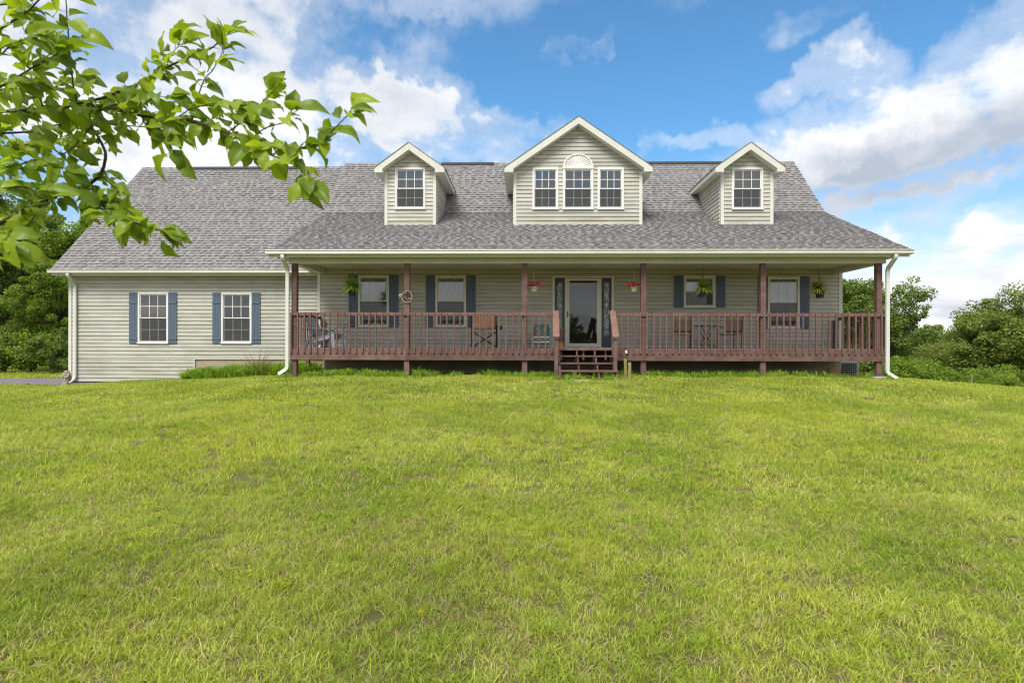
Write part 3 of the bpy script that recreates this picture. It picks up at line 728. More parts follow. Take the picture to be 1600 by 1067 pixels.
# --- dormers
def dormer(uL, uR, wL, wR, up, ze, zp, wins, tag_, seed, fan=None):
    zb = 4.33; V0, V1 = 1.95, 6.0; rk = .215; rh = .14
    s_ = (zp-ze)/((uR-uL)/2)
    inner = lambda u: zp-rk-s_*abs(u-up)
    poly = [(uL, ze), (uL, ze-rh), (wL-.005, ze-rh), (wL-.005, inner(wL)), (up, zp-rk), (wR+.005, inner(wR)), (wR+.005, ze-rh), (uR, ze-rh), (uR, ze), (up, zp)]
    dr = MB(); n = len(poly)
    # split into convex-ish strips so the outline stays clean
    for q in ([poly[0], poly[1], poly[2], poly[3]], [poly[0], poly[3], poly[4], poly[9]], [poly[9], poly[4], poly[5], poly[8]], [poly[8], poly[5], poly[6], poly[7]]):
        pass
    dr.prism(poly, V0, V1)
    d_ = dr.build('dormer_roof', TRIM, house); d_['label'] = 'gabled roof of the '+tag_
    # soffit panels beneath the side eaves, a touch proud of the trim
    for (a_, b_) in ((uL+.03, wL-.01), (wR+.01, uR-.03)):
        MB().box(a_, b_, V0+.16, V1-1.2, ze-rh-.006, ze-rh-.001).build('soffit', SOFFIT, d_)
    # shingle skins on both slopes
    rnd = random.Random(seed); mb = MB()
    for sg, ue in ((-1, uL), (1, uR)):
        L = math.hypot(ue-up, zp-ze); rows = int(L/.145)+1
        dx, dz = (up-ue)/L, (zp-ze)/L; nx_, nz_ = -dz*(-sg)*-1, abs(dx)
        nx_ = sg*dz; nz_ = abs(dx)
        for r_ in range(rows):
            s0 = r_*.145-.02; s1 = min(s0+.165, L); v = V0-.02; k = 0
            while v < V1:
                vn = min(v+rnd.uniform(.1, .3), V1); th = .02 if k % 2 else .009; k += 1; B = len(mb.v)
                for (vv, ss, hh) in ((v, s0, 0), (vn, s0, 0), (vn, s0, th), (v, s0, th), (v, s1, .003), (vn, s1, .003)):
                    mb.v.append((ue+dx*ss+nx_*hh, vv, ze+dz*ss+nz_*hh))
                mb.f += [(B, B+1, B+2, B+3), (B+3, B+2, B+5, B+4), (B, B+3, B+4), (B+1, B+5, B+2)]
                v = vn
    mb.build('shingles', SHINGLE, d_, stuff=True)
    w_ = MB().box(wL+.1, wR-.1, VW+.2, VW+.21, zb-.3, zb-.29).build('dormer_wall', ROOM, house); w_['label'] = 'sided front of the '+tag_
    hl = [x for x in wins]
    gl = lambda z: max(wL+.085, up-(zp-rk-z)/s_) if z < zp-rk else up-.02
    gr = lambda z: min(wR-.085, up+(zp-rk-z)/s_) if z < zp-rk else up+.02
    # sheathing: rectangle up to the eaves plus gable triangle
    sheet_with_holes(VW+.006, wL, wR, zb-.3, ze, hl, 'wall_sheathing', SOFFIT, w_)
    g_ = MB(); g_.v = [(wL, VW+.006, ze), (wR, VW+.006, ze), (up, VW+.006, zp-.05)]; g_.f = [(0, 1, 2)]; g_.build('wall_sheathing', SOFFIT, w_)
    siding(w_, VW, gl, gr, zb, zp-rk-.02, h=.1143, holes=hl+([fan] if False else []))
    for (a_, b_) in ((wL-.005, wL+.085), (wR-.085, wR+.005)):
        MB().box(a_, b_, VW-.034, VW+.07, zb-.04, inner(wL)+.02 if False else ze-.06).build('corner_board', TRIM, w_, bevel=.003)
    # cheeks: courses run back into the roof
    for sg, ue in ((-1, wL), (1, wR)):
        z = zb
        while z < ze-rh:
            zt = min(z+.1143, ze-rh)
            vend = (BV + (z-BZ)/((RZ-BZ)/(RV-BV)) if z > BZ else EV+(z-EZ)/((BZ-EZ)/(BV-EV)))+.35
            q = MB(); pr = board_profile(zt-z)
            for v in (VW+.07, max(vend, VW+.2)):
                for dy, dz in pr: q.v.append((ue-sg*dy, v, z+dz))
            n = len(pr); q.f.append(tuple(range(n))); q.f.append(tuple(reversed(range(n, 2*n))))
            for i in range(n): j = (i+1) % n; q.f.append((i, n+i, n+j, j))
            q.build('siding_board', SIDING, w_); z = zt
        q = MB(); q.v = [(ue-sg*.006, VW+.006, zb-.3), (ue-sg*.006, 4.9, zb-.3), (ue-sg*.006, 4.9, ze-.02), (ue-sg*.006, VW+.006, ze-.02)]; q.f = [(0, 1, 2, 3)]; q.build('wall_sheathing', SOFFIT, w_)
    # step flashing line
    MB().box(wL-.01, wR+.01, VW-.03, VW-.0, zb-.05, zb+.004).build('flashing', TRIM, w_)
    return w_
ldW = (U(601.5, VW, 300), U(681.3, VW, 300)); cdW = (U(802.6, VW, 300), U(1003.2, VW, 300)); rdW = (U(1126.3, VW, 300), U(1207.6, VW, 300))
R_l = rect(617.5, 665, 262.7, 327, VW); R_r = rect(1143, 1191.7, 262.7, 327.7, VW)
R_c = [rect(832, 872.3, 262.7, 327.6, VW), rect(879.3, 927, 262.7, 327.6, VW), rect(933.6, 974.4, 262.7, 327.6, VW)]
dormer(-4.052, -2.021, ldW[0], ldW[1], (ldW[0]+ldW[1])/2, 5.94, 6.67, [R_l], 'small dormer on the wing side', 11)
dormer(-.278, 3.992, cdW[0], cdW[1], (cdW[0]+cdW[1])/2, 5.935, 7.40, R_c, 'wide central dormer', 12)
dormer(5.782, 7.763, rdW[0], rdW[1], (rdW[0]+rdW[1])/2, 5.915, 6.63, [R_r], 'small dormer by the gable end', 13)
window(house, VW, R_l, blind=(GBLIND, 0), screen=True, label='window of the small dormer on the wing side')
window(house, VW, R_r, blind=(GBLIND, 0), screen=True, label='window of the small dormer by the gable end')
for R, lb in zip(R_c, ('narrow window of the central dormer', 'wide window under the sunburst', 'narrow window of the central dormer')):
    window(house, VW, R, blind=(GBLIND, 0), screen=True, fw=0.06, label=lb)
# sunburst fan over the middle window
fu = (U(903, VW, 262)); fz0 = R_c[1][3]+.012; fr_ = .44; fh = Zl(241, VW, 903)-fz0
fan = MB(); n = 28
P = [(fu+fr_*math.cos(math.pi*i/n), fz0+fh*math.sin(math.pi*i/n)) for i in range(n+1)]
Pi = [(fu+(fr_-.05)*math.cos(math.pi*i/n), fz0+.02+(fh-.055)*math.sin(math.pi*i/n)) for i in range(n+1)]
for i in range(n): fan.prism([P[i], P[i+1], Pi[i+1], Pi[i]], VW-.06, VW-.004)
fan.box(fu-fr_-.015, fu+fr_+.015, VW-.065, VW-.004, fz0-.035, fz0+.02)
fan_o = fan.build('sunburst_panel', WHITE, house)
q = MB(); q.prism([(fu+(fr_-.04)*math.cos(math.pi*i/n), fz0+.02+(fh-.05)*math.sin(math.pi*i/n)) for i in range(n+1)], VW-.028, VW-.004); q.build('backing', WHITE, fan_o)
for i in range(15):
    a_ = math.pi*(i+.5)/15; ca, sa_ = math.cos(a_), math.sin(a_)
    r0, r1 = .10, 1.0
    A = Vector((fu+.12*ca, VW-.034, fz0+.03+.10*sa_)); B_ = Vector((fu+(fr_-.06)*ca, VW-.040, fz0+.02+(fh-.065)*sa_))
    MB().bar(A, B_, .028, .014, (0, 1, 0)).build('ray', WHITE, fan_o)
q = MB(); q.prism([(fu+.12*math.cos(math.pi*i/14), fz0+.02+.10*math.sin(math.pi*i/14)) for i in range(15)], VW-.05, VW-.028); q.build('hub', WHITE, fan_o)

# --- posts, deck, railing, steps
PU = [U(459.3, 0), U(635.5, 0), U(820, 0), U(1005.8, 0), U(1193, 0), U(1374.5, 0)]
for i, u in enumerate(PU):
    MB().box(u-.068, u+.068, .002, .14, -.35, BB-.002).build('porch_post', DECK, house, bevel=.006)
for u in (U(480.3, 1.95, 570), U(1310, 1.95, 570) if False else None):
    if u is not None: MB().box(u-.06, u+.06, 1.9, 2.02, -.3, .45).build('porch_post', DECK, house, bevel=.006)
RIM0, RIM1 = .405, FLOOR-.002
uS0, uS1 = U(869.5, 0, 550), U(960.5, 0, 550)   # stair opening
deck = MB().box(PU[0]+.02, PU[5]-.02, .3, VW-.05, .46, .50)
for k in range(26):
    x = PU[0]+.1+k*(PU[5]-PU[0]-.2)/25; deck.box(x-.02, x+.02, .002, VW-.03, RIM0+.02, FLOOR-.034)
deck = MB().box(beamL-.0, beamR, VW-.045, VW-.01, RIM0+.02, FLOOR-.035).build('porch_deck', DECK, house)
for k in range(27):
    x = PU[0]+.1+k*(PU[5]-PU[0]-.2)/26; MB().box(x-.02, x+.02, .003, VW-.046, RIM0+.02, FLOOR-.034).build('joist', DECK, deck)
rl, rr_ = U(453.2, -.04, 550), U(1386, -.04, 550)
segs = [rl, PU[1]+.0, PU[2]+.0, (PU[3]), PU[4], rr_]
segs2 = [(rl, PU[1]), (PU[1], PU[2]), (PU[2], uS0), (uS1, PU[3]), (PU[3], PU[4]), (PU[4], rr_)]
for a_, b_ in segs2: MB().box(a_+.002, b_-.002, -.04, .0, RIM0, RIM1).build('rim_board', DECK, deck, bevel=.004)
for x in (rl, rr_-.04): MB().box(x+.001, x+.039, .001, VW-.02, RIM0, RIM1).build('rim_board', DECK, deck, bevel=.004)
for k in range(15):
    v = .0+k*.148; MB().box(rl+.04, rr_-.04, v+.003, v+.145, FLOOR-.033, FLOOR).build('floor_board', FLOORW, deck, bevel=.003)
railing = MB().box(rl, uS0, -.04, -.002, 1.545, 1.628).box(uS1, rr_-.01, -.04, -.002, 1.537, 1.62).build('porch_railing', DECK, house, bevel=.004)
for x in (rl+.002, rr_-.04): MB().box(x, x+.036, .0, VW-.03, 1.54, 1.622).build('top_rail', DECK, railing, bevel=.004)
bal = MB().box(-.018, .018, -.018, .018, .028, 1.055); bal.box(-.018, .018, -.018, .018, 1.055, 1.0551)
bb = MB()   # baluster with a bevelled foot
bb.v = [(-.018, -.018, .03), (.018, -.018, .03), (.018, .018, 0), (-.018, .018, 0), (-.018, -.018, 1.05), (.018, -.018, 1.05), (.018, .018, 1.075), (-.018, .018, 1.075)]
bb.f = [(3, 2, 1, 0), (4, 5, 6, 7), (0, 1, 5, 4), (1, 2, 6, 5), (2, 3, 7, 6), (3, 0, 4, 7)]
bme = bb.mesh('baluster', DECK); rnd = random.Random(4)
for (a_, b_, n) in ((U(455, -.06, 520), U(862.5, -.06, 520), 41), (U(970.5, -.06, 520), U(1378, -.06, 520), 41)):
    for k in range(n):
        inst('baluster', bme, railing, (a_+(b_-a_)*k/(n-1)+rnd.uniform(-.004, .004), -.0585, .553+rnd.uniform(-.006, .006)), (0, rnd.uniform(-.006, .006), 0), (1, 1, 1.0))
for x, sg in ((rl-.017, -1), (rr_+.017, 1)):
    for k in range(13): inst('baluster', bme, railing, (x, .10+k*.162, .553), (0, 0, sg*math.pi/2))
# inner corner posts of the side rails
for x in (beamL+.16, beamR-.16): MB().box(x-.045, x+.045, VW-.15, VW-.06, FLOOR, 1.535).build('rail_post', DECK, railing, bevel=.004)
for x in (uS0+.02, uS1-.02): MB().box(x-.044, x+.044, -.001, .088, FLOOR, 1.60).build('rail_post', DECK, railing, bevel=.004)
# steps
steps = MB().box(uS0-.0, uS0+.04, -1.06, -.94, -.12, .30).build('porch_steps', DECK, house)
sL, sR = uS0, uS1-.045
TR = [(.0, FLOOR-.002), (-.27, .545), (-.54, .375), (-.80, .20), (-1.03, .03)]
for i, (v, z) in enumerate(TR[1:4]): MB().box(sL+.03, sR-.03, v-.27, v, z-.038, z).build('tread', DECK, steps, bevel=.005)
MB().box(sL-.03, sR+.03, -1.14, -1.06, -.06, .03).build('bottom_rail', DECK, steps, bevel=.005)
for x in (sL+.045, sL+(sR-sL)*.345, sL+(sR-sL)*.66, sR-.045):
    s_ = MB(); vs = [-.05]+[v-.25 for v, z in TR[1:4]]; zs = [FLOOR-.05]+[z-.039 for v, z in TR[1:4]]
    for i in range(4):
        zb_ = TR[i+1][1] if i < 3 else .025
        v_ = [-.255, -.525, -.79, -1.05][i]
        s_.box(x-.019, x+.019, v_, v_+.06, zb_+.001, (FLOOR-.05 if i == 0 else zs[i])-.001)
    s_.prism_u([(.0, .36), (.0, .49), (-.27, .49), (-.27, .32), (-.53, .32), (-.53, .15), (-.78, .15), (-.98, .0), (-.9, -.12)], x-.018, x+.018)
    s_.build('stringer', DECK, steps)
for x, xb in ((sL-.02, sL-.055), (sR-.005, sR-.085)):
    MB().box(xb-.045, xb+.045, -.98, -.89, -.2, .93).build('newel_post', DECK, steps, bevel=.005)
    MB().bar((x, .06, 1.675), (xb, -1.05, .985), .15, .038, (0, 0, 1)).build('handrail', HANDRAIL, steps, bevel=.005)
    MB().bar((x, -.0, .74), (xb, -.88, .10), .036, .20, (0, 0, 1)).build('side_rail', DECK, steps)
for z in (RIM1+.001,):
    MB().box(sL+.06, sR-.06, -.075, -.041, FLOOR-.05, FLOOR).build('tread', DECK, steps, bevel=.004)
#@@OBJECTS
# ------------------------------------------------------------------ porch things (built in their own frame, x right, y away from the camera)
def place(px, py, V, z=None):
    u, zz_ = uv(px, py, V); return Vector((u, V, zz_ if z is None else z))
def HM(p, rz=0.0, s=1.0): return H @ Matrix.Translation(p) @ Matrix.Rotation(rz, 4, 'Z') @ Matrix.Scale(s, 4)
POT = mat('dark_plastic_pot', (0.02, 0.022, 0.03), 0.5, 0.1, 10)
CPOT = mat('cream_plastic_pot', (0.62, 0.58, 0.36), 0.5, 0.05, 10)
CORD = mat('pale_cord', (0.60, 0.55, 0.35), 0.8, 0.05, 10)
FERN = leaf_mat('fern_frond', [(0.14, 0.23, 0.03), (0.30, 0.44, 0.06), (0.48, 0.60, 0.14)], 0.3)
FERN2 = leaf_mat('half_dry_fern_frond', [(0.24, 0.20, 0.04), (0.34, 0.38, 0.07), (0.48, 0.32, 0.10), (0.38, 0.48, 0.10)], 0.3)
def strap_leaves(n, R, droop, seed, w_=.018, up=.6, L0=.7, lo=-.25, vk=1.3, hi=1.4):
    rnd = random.Random(seed); mb = MB()
    for i in range(n):
        a = rnd.uniform(0, 2*math.pi); L = R*rnd.uniform(L0, 1.15); el = rnd.uniform(lo, hi)*up
        d = Vector((math.cos(a), math.sin(a), 0)); side = Vector((-d.y, d.x, 0))
        b = len(mb.v); k = 6; vx = math.cos(el)*L; vz = math.sin(el)*L*vk
        for j in range(k+1):
            t = j/k; p = d*(vx*t)+Vector((0, 0, vz*t-droop*L*1.6*t*t)); ww = w_*(1-t**2)*.5+.001
            mb.v += [tuple(p-side*ww), tuple(p+side*ww)]
        for j in range(k): mb.f.append((b+2*j, b+2*j+1, b+2*j+3, b+2*j+2))
    return mb
def hanging_fern(px, py, r, seed, m, label, pot_dx=0.0, name='hanging_fern'):
    V = .35; p = place(px, py, V); t = thing(name, label, 'hanging plant', HM(p), group='hanging baskets along the porch')
    MB().lathe([(.085, -.2), (.115, -.02), (.122, 0), (.10, .0)], 16, (pot_dx, 0, -.06)).build('pot', POT, t)
    strap_leaves(480, r*1.18, .16, seed, w_=.017, up=1.0, L0=.6, lo=-.45, vk=1.0, hi=1.15).build('foliage', m, t)
    top = BT-p.z; h_ = MB()
    for k in range(3):
        a = k*2.1+.4; h_.tube([(.11*math.cos(a)+pot_dx, .11*math.sin(a), -.06), (pot_dx*.3, 0, min(.36, top*.8))], .004, 5)
    h_.tube([(pot_dx*.3, 0, min(.36, top*.8)), (0, 0, top)], .004, 5); h_.build('hanger', POT, t)
hanging_fern(550, 447, .33, 21, FERN, 'lush spider plant in a black pot hanging at the wing end of the porch')
hanging_fern(1099, 449, .30, 22, FERN, 'green fern hanging in front of the small square window', -.05)
hanging_fern(1278, 450, .29, 23, FERN2, 'browning fern in a dark pot hanging beside the last tall window', .05)
def flower_basket(px, py, cols, label, seed):
    V = .35; p = place(px, py, V); t = thing('flower_basket', label, 'flower basket', HM(p), group='hanging baskets along the porch')
    MB().lathe([(.068, -.12), (.10, -.015), (.112, -.01), (.112, .01), (.09, .01)], 18).build('pot', CPOT, t)
    fo = strap_leaves(70, .16, .15, seed, w_=.03, up=1.0).build('foliage', FERN, t); fo.location.z = .02
    rnd = random.Random(seed); mb = MB()
    for i in range(75):
        a = rnd.uniform(0, 6.28); r_ = rnd.uniform(0, .25); x, y, z = r_*math.cos(a), r_*.7*math.sin(a), .04+.09*(1-(r_/.24)**2)*rnd.uniform(.4, 1.2)
        if rnd.random() < .15: x += .1
        b = len(mb.v); s_ = rnd.uniform(.017, .032); mb.v.append((x, y-.01, z)); 
        for k in range(5):
            t_ = k*2*math.pi/5+rnd.random()*.3; mb.v.append((x+s_*math.cos(t_), y+rnd.uniform(-.01, .01), z+s_*math.sin(t_)))
        for k in range(5): mb.f.append((b, b+1+k, b+1+(k+1) % 5))
    m = bpy.data.materials.get('petal_'+cols[0]) or leaf_mat('petal_'+cols[0], cols[1], 0.25)
    mb.build('petals', m, t, stuff=True)
    h_ = MB()
    for k in range(3): a = k*2.1+.9; h_.tube([(.11*math.cos(a), .11*math.sin(a), 0), (0, 0, .22)], .004, 5)
    h_.tube([(0, 0, .22), (0, 0, .38)], .008, 6).tube([(0, 0, .38), (0, 0, BT-p.z)], .002, 4); h_.build('hanger', CORD, t)
flower_basket(834, 449, ('pink', [(0.50, 0.01, 0.08), (0.65, 0.03, 0.16), (0.75, 0.10, 0.25)]), 'cream hanging basket of magenta flowers on the wing side of the front door', 31)
flower_basket(991, 449, ('red', [(0.60, 0.02, 0.02), (0.68, 0.03, 0.06), (0.75, 0.35, 0.33)]), 'cream hanging basket of red and white flowers on the far side of the front door', 32)
# wind chime
p = place(731, 434, .35); t = thing('wind_chime', 'dark metal wind chime hanging in front of the second porch window', 'wind chime', HM(p))
CH = mat('chime_metal', (0.07, 0.09, 0.09), 0.35, 0.2, 8, metal=0.7)
MB().lathe([(.05, 0), (.055, .012), (.0, .03)], 14).build('cap', CH, t)
for k in range(6):
    a = k*math.pi/3; MB().tube([(.04*math.cos(a), .04*math.sin(a), -.01), (.04*math.cos(a), .04*math.sin(a), -.20-.02*k)], .009, 8).build('tube', CH, t)
MB().tube([(0, 0, .02), (0, 0, BT-p.z)], .003, 5).build('cord', CH, t)
# scroll plaque on the second post
IRON = mat('bronze_iron', (0.055, 0.028, 0.022), 0.5, 0.15, 12, metal=0.4); PALE = mat('grey_driftwood', (0.33, 0.29, 0.24), 0.8, 0.1, 10)
p = place(636, 464, -.01); t = thing('post_ornament', 'round twig wreath with dark scrollwork hung on the second porch post', 'wreath', HM(p))
MB().tube([(.13*math.cos(a*math.pi/12), -.015, .15*math.sin(a*math.pi/12)) for a in range(25)], .013, 7, cap=False).build('ring', PALE, t)
q = MB()
for cx, cz, r_, s0, s1_a in ((-.04, .06, .05, 0, 5), (.045, .05, .045, 3, 8), (-.04, -.05, .05, 2, 7.5), (.045, -.06, .04, 0, 5.5), (0, .0, .03, 0, 6.2), (0, .12, .025, 0, 6)):
    q.tube([(cx+r_*(1-.09*i)*math.cos(s0+(s1_a-s0)*i/12), -.02, cz+r_*(1-.09*i)*math.sin(s0+(s1_a-s0)*i/12)) for i in range(13)], .010, 5)
q.build('scrollwork', IRON, t)
q = MB()
for (cx, cz, w_, h_) in ((-.02, .10, .03, .014), (.065, -.045, .035, .016), (-.17, .06, .045, .03), (-.15, .02, .03, .028), (-.185, .015, .028, .02)):
    q.prism([(cx+w_*math.cos(i*math.pi/4), cz+h_*math.sin(i*math.pi/4+.3)) for i in range(8)], -.04, -.034)
q.build('leaf', PALE, t)

# Adirondack chair
GREYB = mat('grey_blue_painted_wood', (0.27, 0.30, 0.36), 0.65, 0.12, 6, (0.34, 0.36, 0.40), bump=0.2)
def adirondack(M):
    t = thing('adirondack_chair', 'weathered grey-blue Adirondack chair at the wing end of the porch', 'chair', M)
    # faces +x
    for s in (-.27, .27):
        MB().bar((.62, s, -.0), (.55, s, .52), .035, .11, (1, 0, 0)).build('leg', GREYB, t, bevel=.004)
        MB().bar((-.42, s*.97, .0), (-.12, s*.97, .50), .035, .10, (1, 0, 0)).build('leg', GREYB, t, bevel=.004)
        MB().bar((-.50, s*.9, .09), (.62, s*.9, .36), .03, .10, (0, 0, 1)).build('seat_rail', GREYB, t, bevel=.004)
        MB().bar((-.45, s*1.12, .575), (.70, s*1.12, .545), .14, .025, (0, 0, 1)).build('armrest', GREYB, t, bevel=.006)
    for k in range(7):
        x = -.14+k*.115; MB().box(x-.048, x+.048, -.27, .27, .20+(x+.14)*.24+.03, .225+(x+.14)*.24+.03).build('seat_slat', GREYB, t, bevel=.004)
    for k in range(5):
        y = (k-2)*.105; L = .80-.035*abs(k-2)**1.6
        MB().bar((-.10, y*.85, .22), (-.10-L*.42, y*1.15, .22+L*.91), .094, .02, (1, 0, 0.4)).build('back_slat', GREYB, t, bevel=.004)
    MB().bar((-.255, -.30, .52), (-.255, .30, .52), .05, .04).build('back_rail', GREYB, t, bevel=.004)
    MB().bar((-.385, -.24, .80), (-.385, .24, .80), .04, .04).build('back_rail', GREYB, t, bevel=.004)
p = place(503, 541, 1.05, FLOOR+.003); adirondack(HM(p, math.radians(-18), .92))
# folding camp chair seen from behind
TANF = mat('rust_brown_canvas', (0.235, 0.125, 0.078), 0.85, 0.12, 6, (0.18, 0.09, 0.055), bump=0.3, bscale=80)
p = place(757, 541, .95, FLOOR+.003); t = thing('camp_chair', 'brown canvas folding camp chair with black crossed legs on the porch', 'chair', HM(p))
W2, D2 = .33, .24
def cloth(pts, m, name, par, th=.006):
    n = len(pts); k = len(pts[0]); mb = MB()
    for r_ in pts: mb.v += [tuple(v) for v in r_]
    for i in range(n-1):
        for j in range(k-1): mb.f.append((i*k+j, i*k+j+1, (i+1)*k+j+1, (i+1)*k+j))
    o = mb.build(name, m, par, smooth=True); s_ = o.modifiers.new('solid', 'SOLIDIFY'); s_.thickness = th; return o
cloth([[( -W2*.98+2*W2*.98*i/8, -D2-.03+.05*math.sin(math.pi*i/8)*-1+.05*j/4, .50+.40*j/4-.02*math.sin(math.pi*i/8)) for i in range(9)] for j in range(5)], TANF, 'backrest', t)
cloth([[( -W2*.9+2*W2*.9*i/8, -D2+2*D2*j/5, .44-.07*math.sin(math.pi*i/8)) for i in range(9)] for j in range(6)], TANF, 'seat', t)
for s in (-1, 1):
    MB().tube([(s*W2, -D2, .0), (s*W2, -D2-.03, .92)], .012, 8).build('back_pole', DARKM, t)
    MB().tube([(s*W2, D2, .0), (s*W2, D2, .62)], .012, 8).build('front_pole', DARKM, t)
    MB().bar((s*(W2+.02), -D2-.05, .60), (s*(W2+.02), D2+.08, .62), .07, .012).build('armrest', DARKM, t)
    for (ya, yb) in ((-D2, -D2), (D2, D2)): MB().tube([(s*W2, ya+.015*s, .02), (-s*W2, yb+.015*s, .44)], .010, 8).build('leg', DARKM, t)
    for e in (-1,): MB().tube([(s*W2, -D2, .03), (s*W2, D2, .42)], .009, 8).build('leg', DARKM, t)
MB().lathe([(.045, -.10), (.05, .0), (.055, .005)], 12, (W2+.10, D2-.02, .60)).build('cup_holder', DARKM, t)
# small teal painted bench by the door
TEAL = mat('teal_painted_wood', (0.10, 0.20, 0.20), 0.6, 0.2, 6, (0.15, 0.25, 0.27)); PINKP = mat('pink_painted_flower', (0.55, 0.24, 0.22), 0.7, 0.1, 9); IVP = mat('ivory_painted_flower', (0.62, 0.62, 0.48), 0.7, 0.1, 9)
p = place(846, 542, 1.5, FLOOR+.003); t = thing('painted_bench', 'small teal painted shelf bench with flower pictures against the wall by the front door', 'bench', HM(p))
for s in (-.235, .235): MB().box(s-.022, s+.022, -.10, .10, 0, .58).build('side_panel', TEAL, t, bevel=.004)
MB().box(-.213, .213, .05, .08, .32, .66).build('back_panel', TEAL, t, bevel=.01)
for z in (.05, .17, .31): MB().box(-.213, .213, -.10, .05, z-.012, z+.012).build('shelf', WHITE if z > .1 else TEAL, t, bevel=.003)
for cx in (-.105, .105):
    q = MB(); n = 10; P = [(cx-.10, .31), (cx-.10, .20)]+[(cx-.095+.19*i/n, .215+.075*math.sin(math.pi*i/n)) for i in range(n+1)]+[(cx+.10, .20), (cx+.10, .31)]
    for i in range(n):
        a_ = (cx-.095+.19*i/n, .215+.075*math.sin(math.pi*i/n)); b_ = (cx-.095+.19*(i+1)/n, .215+.075*math.sin(math.pi*(i+1)/n))
        q.prism([a_, b_, (b_[0], .298), (a_[0], .298)], -.118, -.104)
    q.build('arch', TEAL, t)
q = MB()
for (cx, cz, w_, h_) in ((-.12, .38, .08, .035), (-.10, .52, .02, .05), (-.04, .47, .02, .03)): q.prism([(cx+w_*math.cos(i*math.pi/5), cz+h_*math.sin(i*math.pi/5)) for i in range(10)], .038, .048)
q.build('painted_flower', PINKP, t)
q = MB()
for (cx, cz, w_, h_) in ((.08, .52, .022, .06), (.11, .40, .025, .04), (-.14, .54, .02, .03)): q.prism([(cx+w_*math.cos(i*math.pi/5), cz+h_*math.sin(i*math.pi/5)) for i in range(10)], .038, .048)
q.build('painted_flower', IVP, t)
# patio chairs and folding bistro table
SLING = mat('taupe_sling_fabric', (0.12, 0.085, 0.06), 0.8, 0.1, 10, bump=0.2, bscale=120)
def patio_chair(M, label):
    t = thing('patio_chair', label, 'chair', M, group='pair of patio chairs')
    for s in (-.26, .26):
        MB().tube([(s, -.22, 0), (s, -.25, .42), (s*.98, -.32, .93)], .014, 8).build('back_leg', IRON, t)
        MB().tube([(s, .28, 0), (s, .27, .62), (s*1.1, .05, .66), (s*1.05, -.27, .62)], .014, 8).build('arm_and_front_leg', IRON, t)
        MB().tube([(s, -.25, .42), (s, .27, .44)], .014, 8).build('side_rail', IRON, t)
    MB().tube([(-.26, -.32, .93), (-.13, -.33, .965), (.13, -.33, .965), (.26, -.32, .93)], .013, 8).build('top_rail', IRON, t)
    MB().tube([(-.26, -.25, .42), (.26, -.25, .42)], .013, 8).build('seat_rail', IRON, t)
    MB().tube([(-.26, .27, .43), (.26, .27, .43)], .013, 8).build('seat_rail', IRON, t)
    cloth([[(-.245+.49*i/6, -.257-.085*j/5-.0*i, .47+.43*j/5+.02*math.sin(math.pi*i/6)*(j/5)) for i in range(7)] for j in range(6)], SLING, 'backrest', t)
    cloth([[(-.245+.49*i/6, -.24+.50*j/5, .43-.025*math.sin(math.pi*i/6)) for i in range(7)] for j in range(6)], SLING, 'seat', t)
patio_chair(HM(place(1065, 543, 1.0, FLOOR+.003), math.radians(-12), .9), 'sling patio chair on the front-door side of the folding table')
patio_chair(HM(place(1140, 543, 1.0, FLOOR+.003), math.radians(6), .9), 'sling patio chair on the far side of the folding table')
t = thing('bistro_table', 'small black folding table standing between the two patio chairs', 'table', HM(place(1103, 543, 1.15, FLOOR+.003)))
MB().box(-.28, .28, -.2, .2, .60, .622).build('tabletop', DARKM, t, bevel=.006)
for y in (-.17, .17):
    for s in (-1, 1): MB().tube([(s*.20, y, 0), (s*.02, y, .24), (-s*.0+s*.16 if False else -s*.18, y, .60)], .010, 8).build('leg', DARKM, t)
    MB().tube([(-.18, y, .09), (.18, y, .09)], .007, 6).build('brace', DARKM, t)
MB().tube([(-.13, -.17, .40), (.13, -.17, .40)], .007, 6).build('brace', DARKM, t)
MB().tube([(0, -.17, .25), (0, .17, .25)], .008, 6).build('brace', DARKM, t)
# twiggy dried plant by the door
STEM = mat('dry_stem', (0.22, 0.13, 0.07), 0.9, 0.2, 10); TERRA = mat('terracotta', (0.32, 0.13, 0.07), 0.85, 0.1, 8)
p = place(877, 543, 1.2, FLOOR+.003); t = thing('dried_plant', 'dried twiggy plant in a clay pot beside the front door', 'potted plant', HM(p))
MB().lathe([(.06, 0), (.085, .15), (.095, .15), (.095, .17), (.08, .17)], 16).build('pot', TERRA, t)
q = MB(); rnd = random.Random(8)
for i in range(22):
    a = rnd.uniform(0, 6.28); r_ = rnd.uniform(.05, .16); h_ = rnd.uniform(.25, .5)
    q.tube([(0, 0, .15), (r_*.4*math.cos(a), r_*.4*math.sin(a), .15+h_*.6), (r_*math.cos(a), r_*math.sin(a), .15+h_)], [.004, .003, .002], 4)
q.build('twigs', STEM, t)

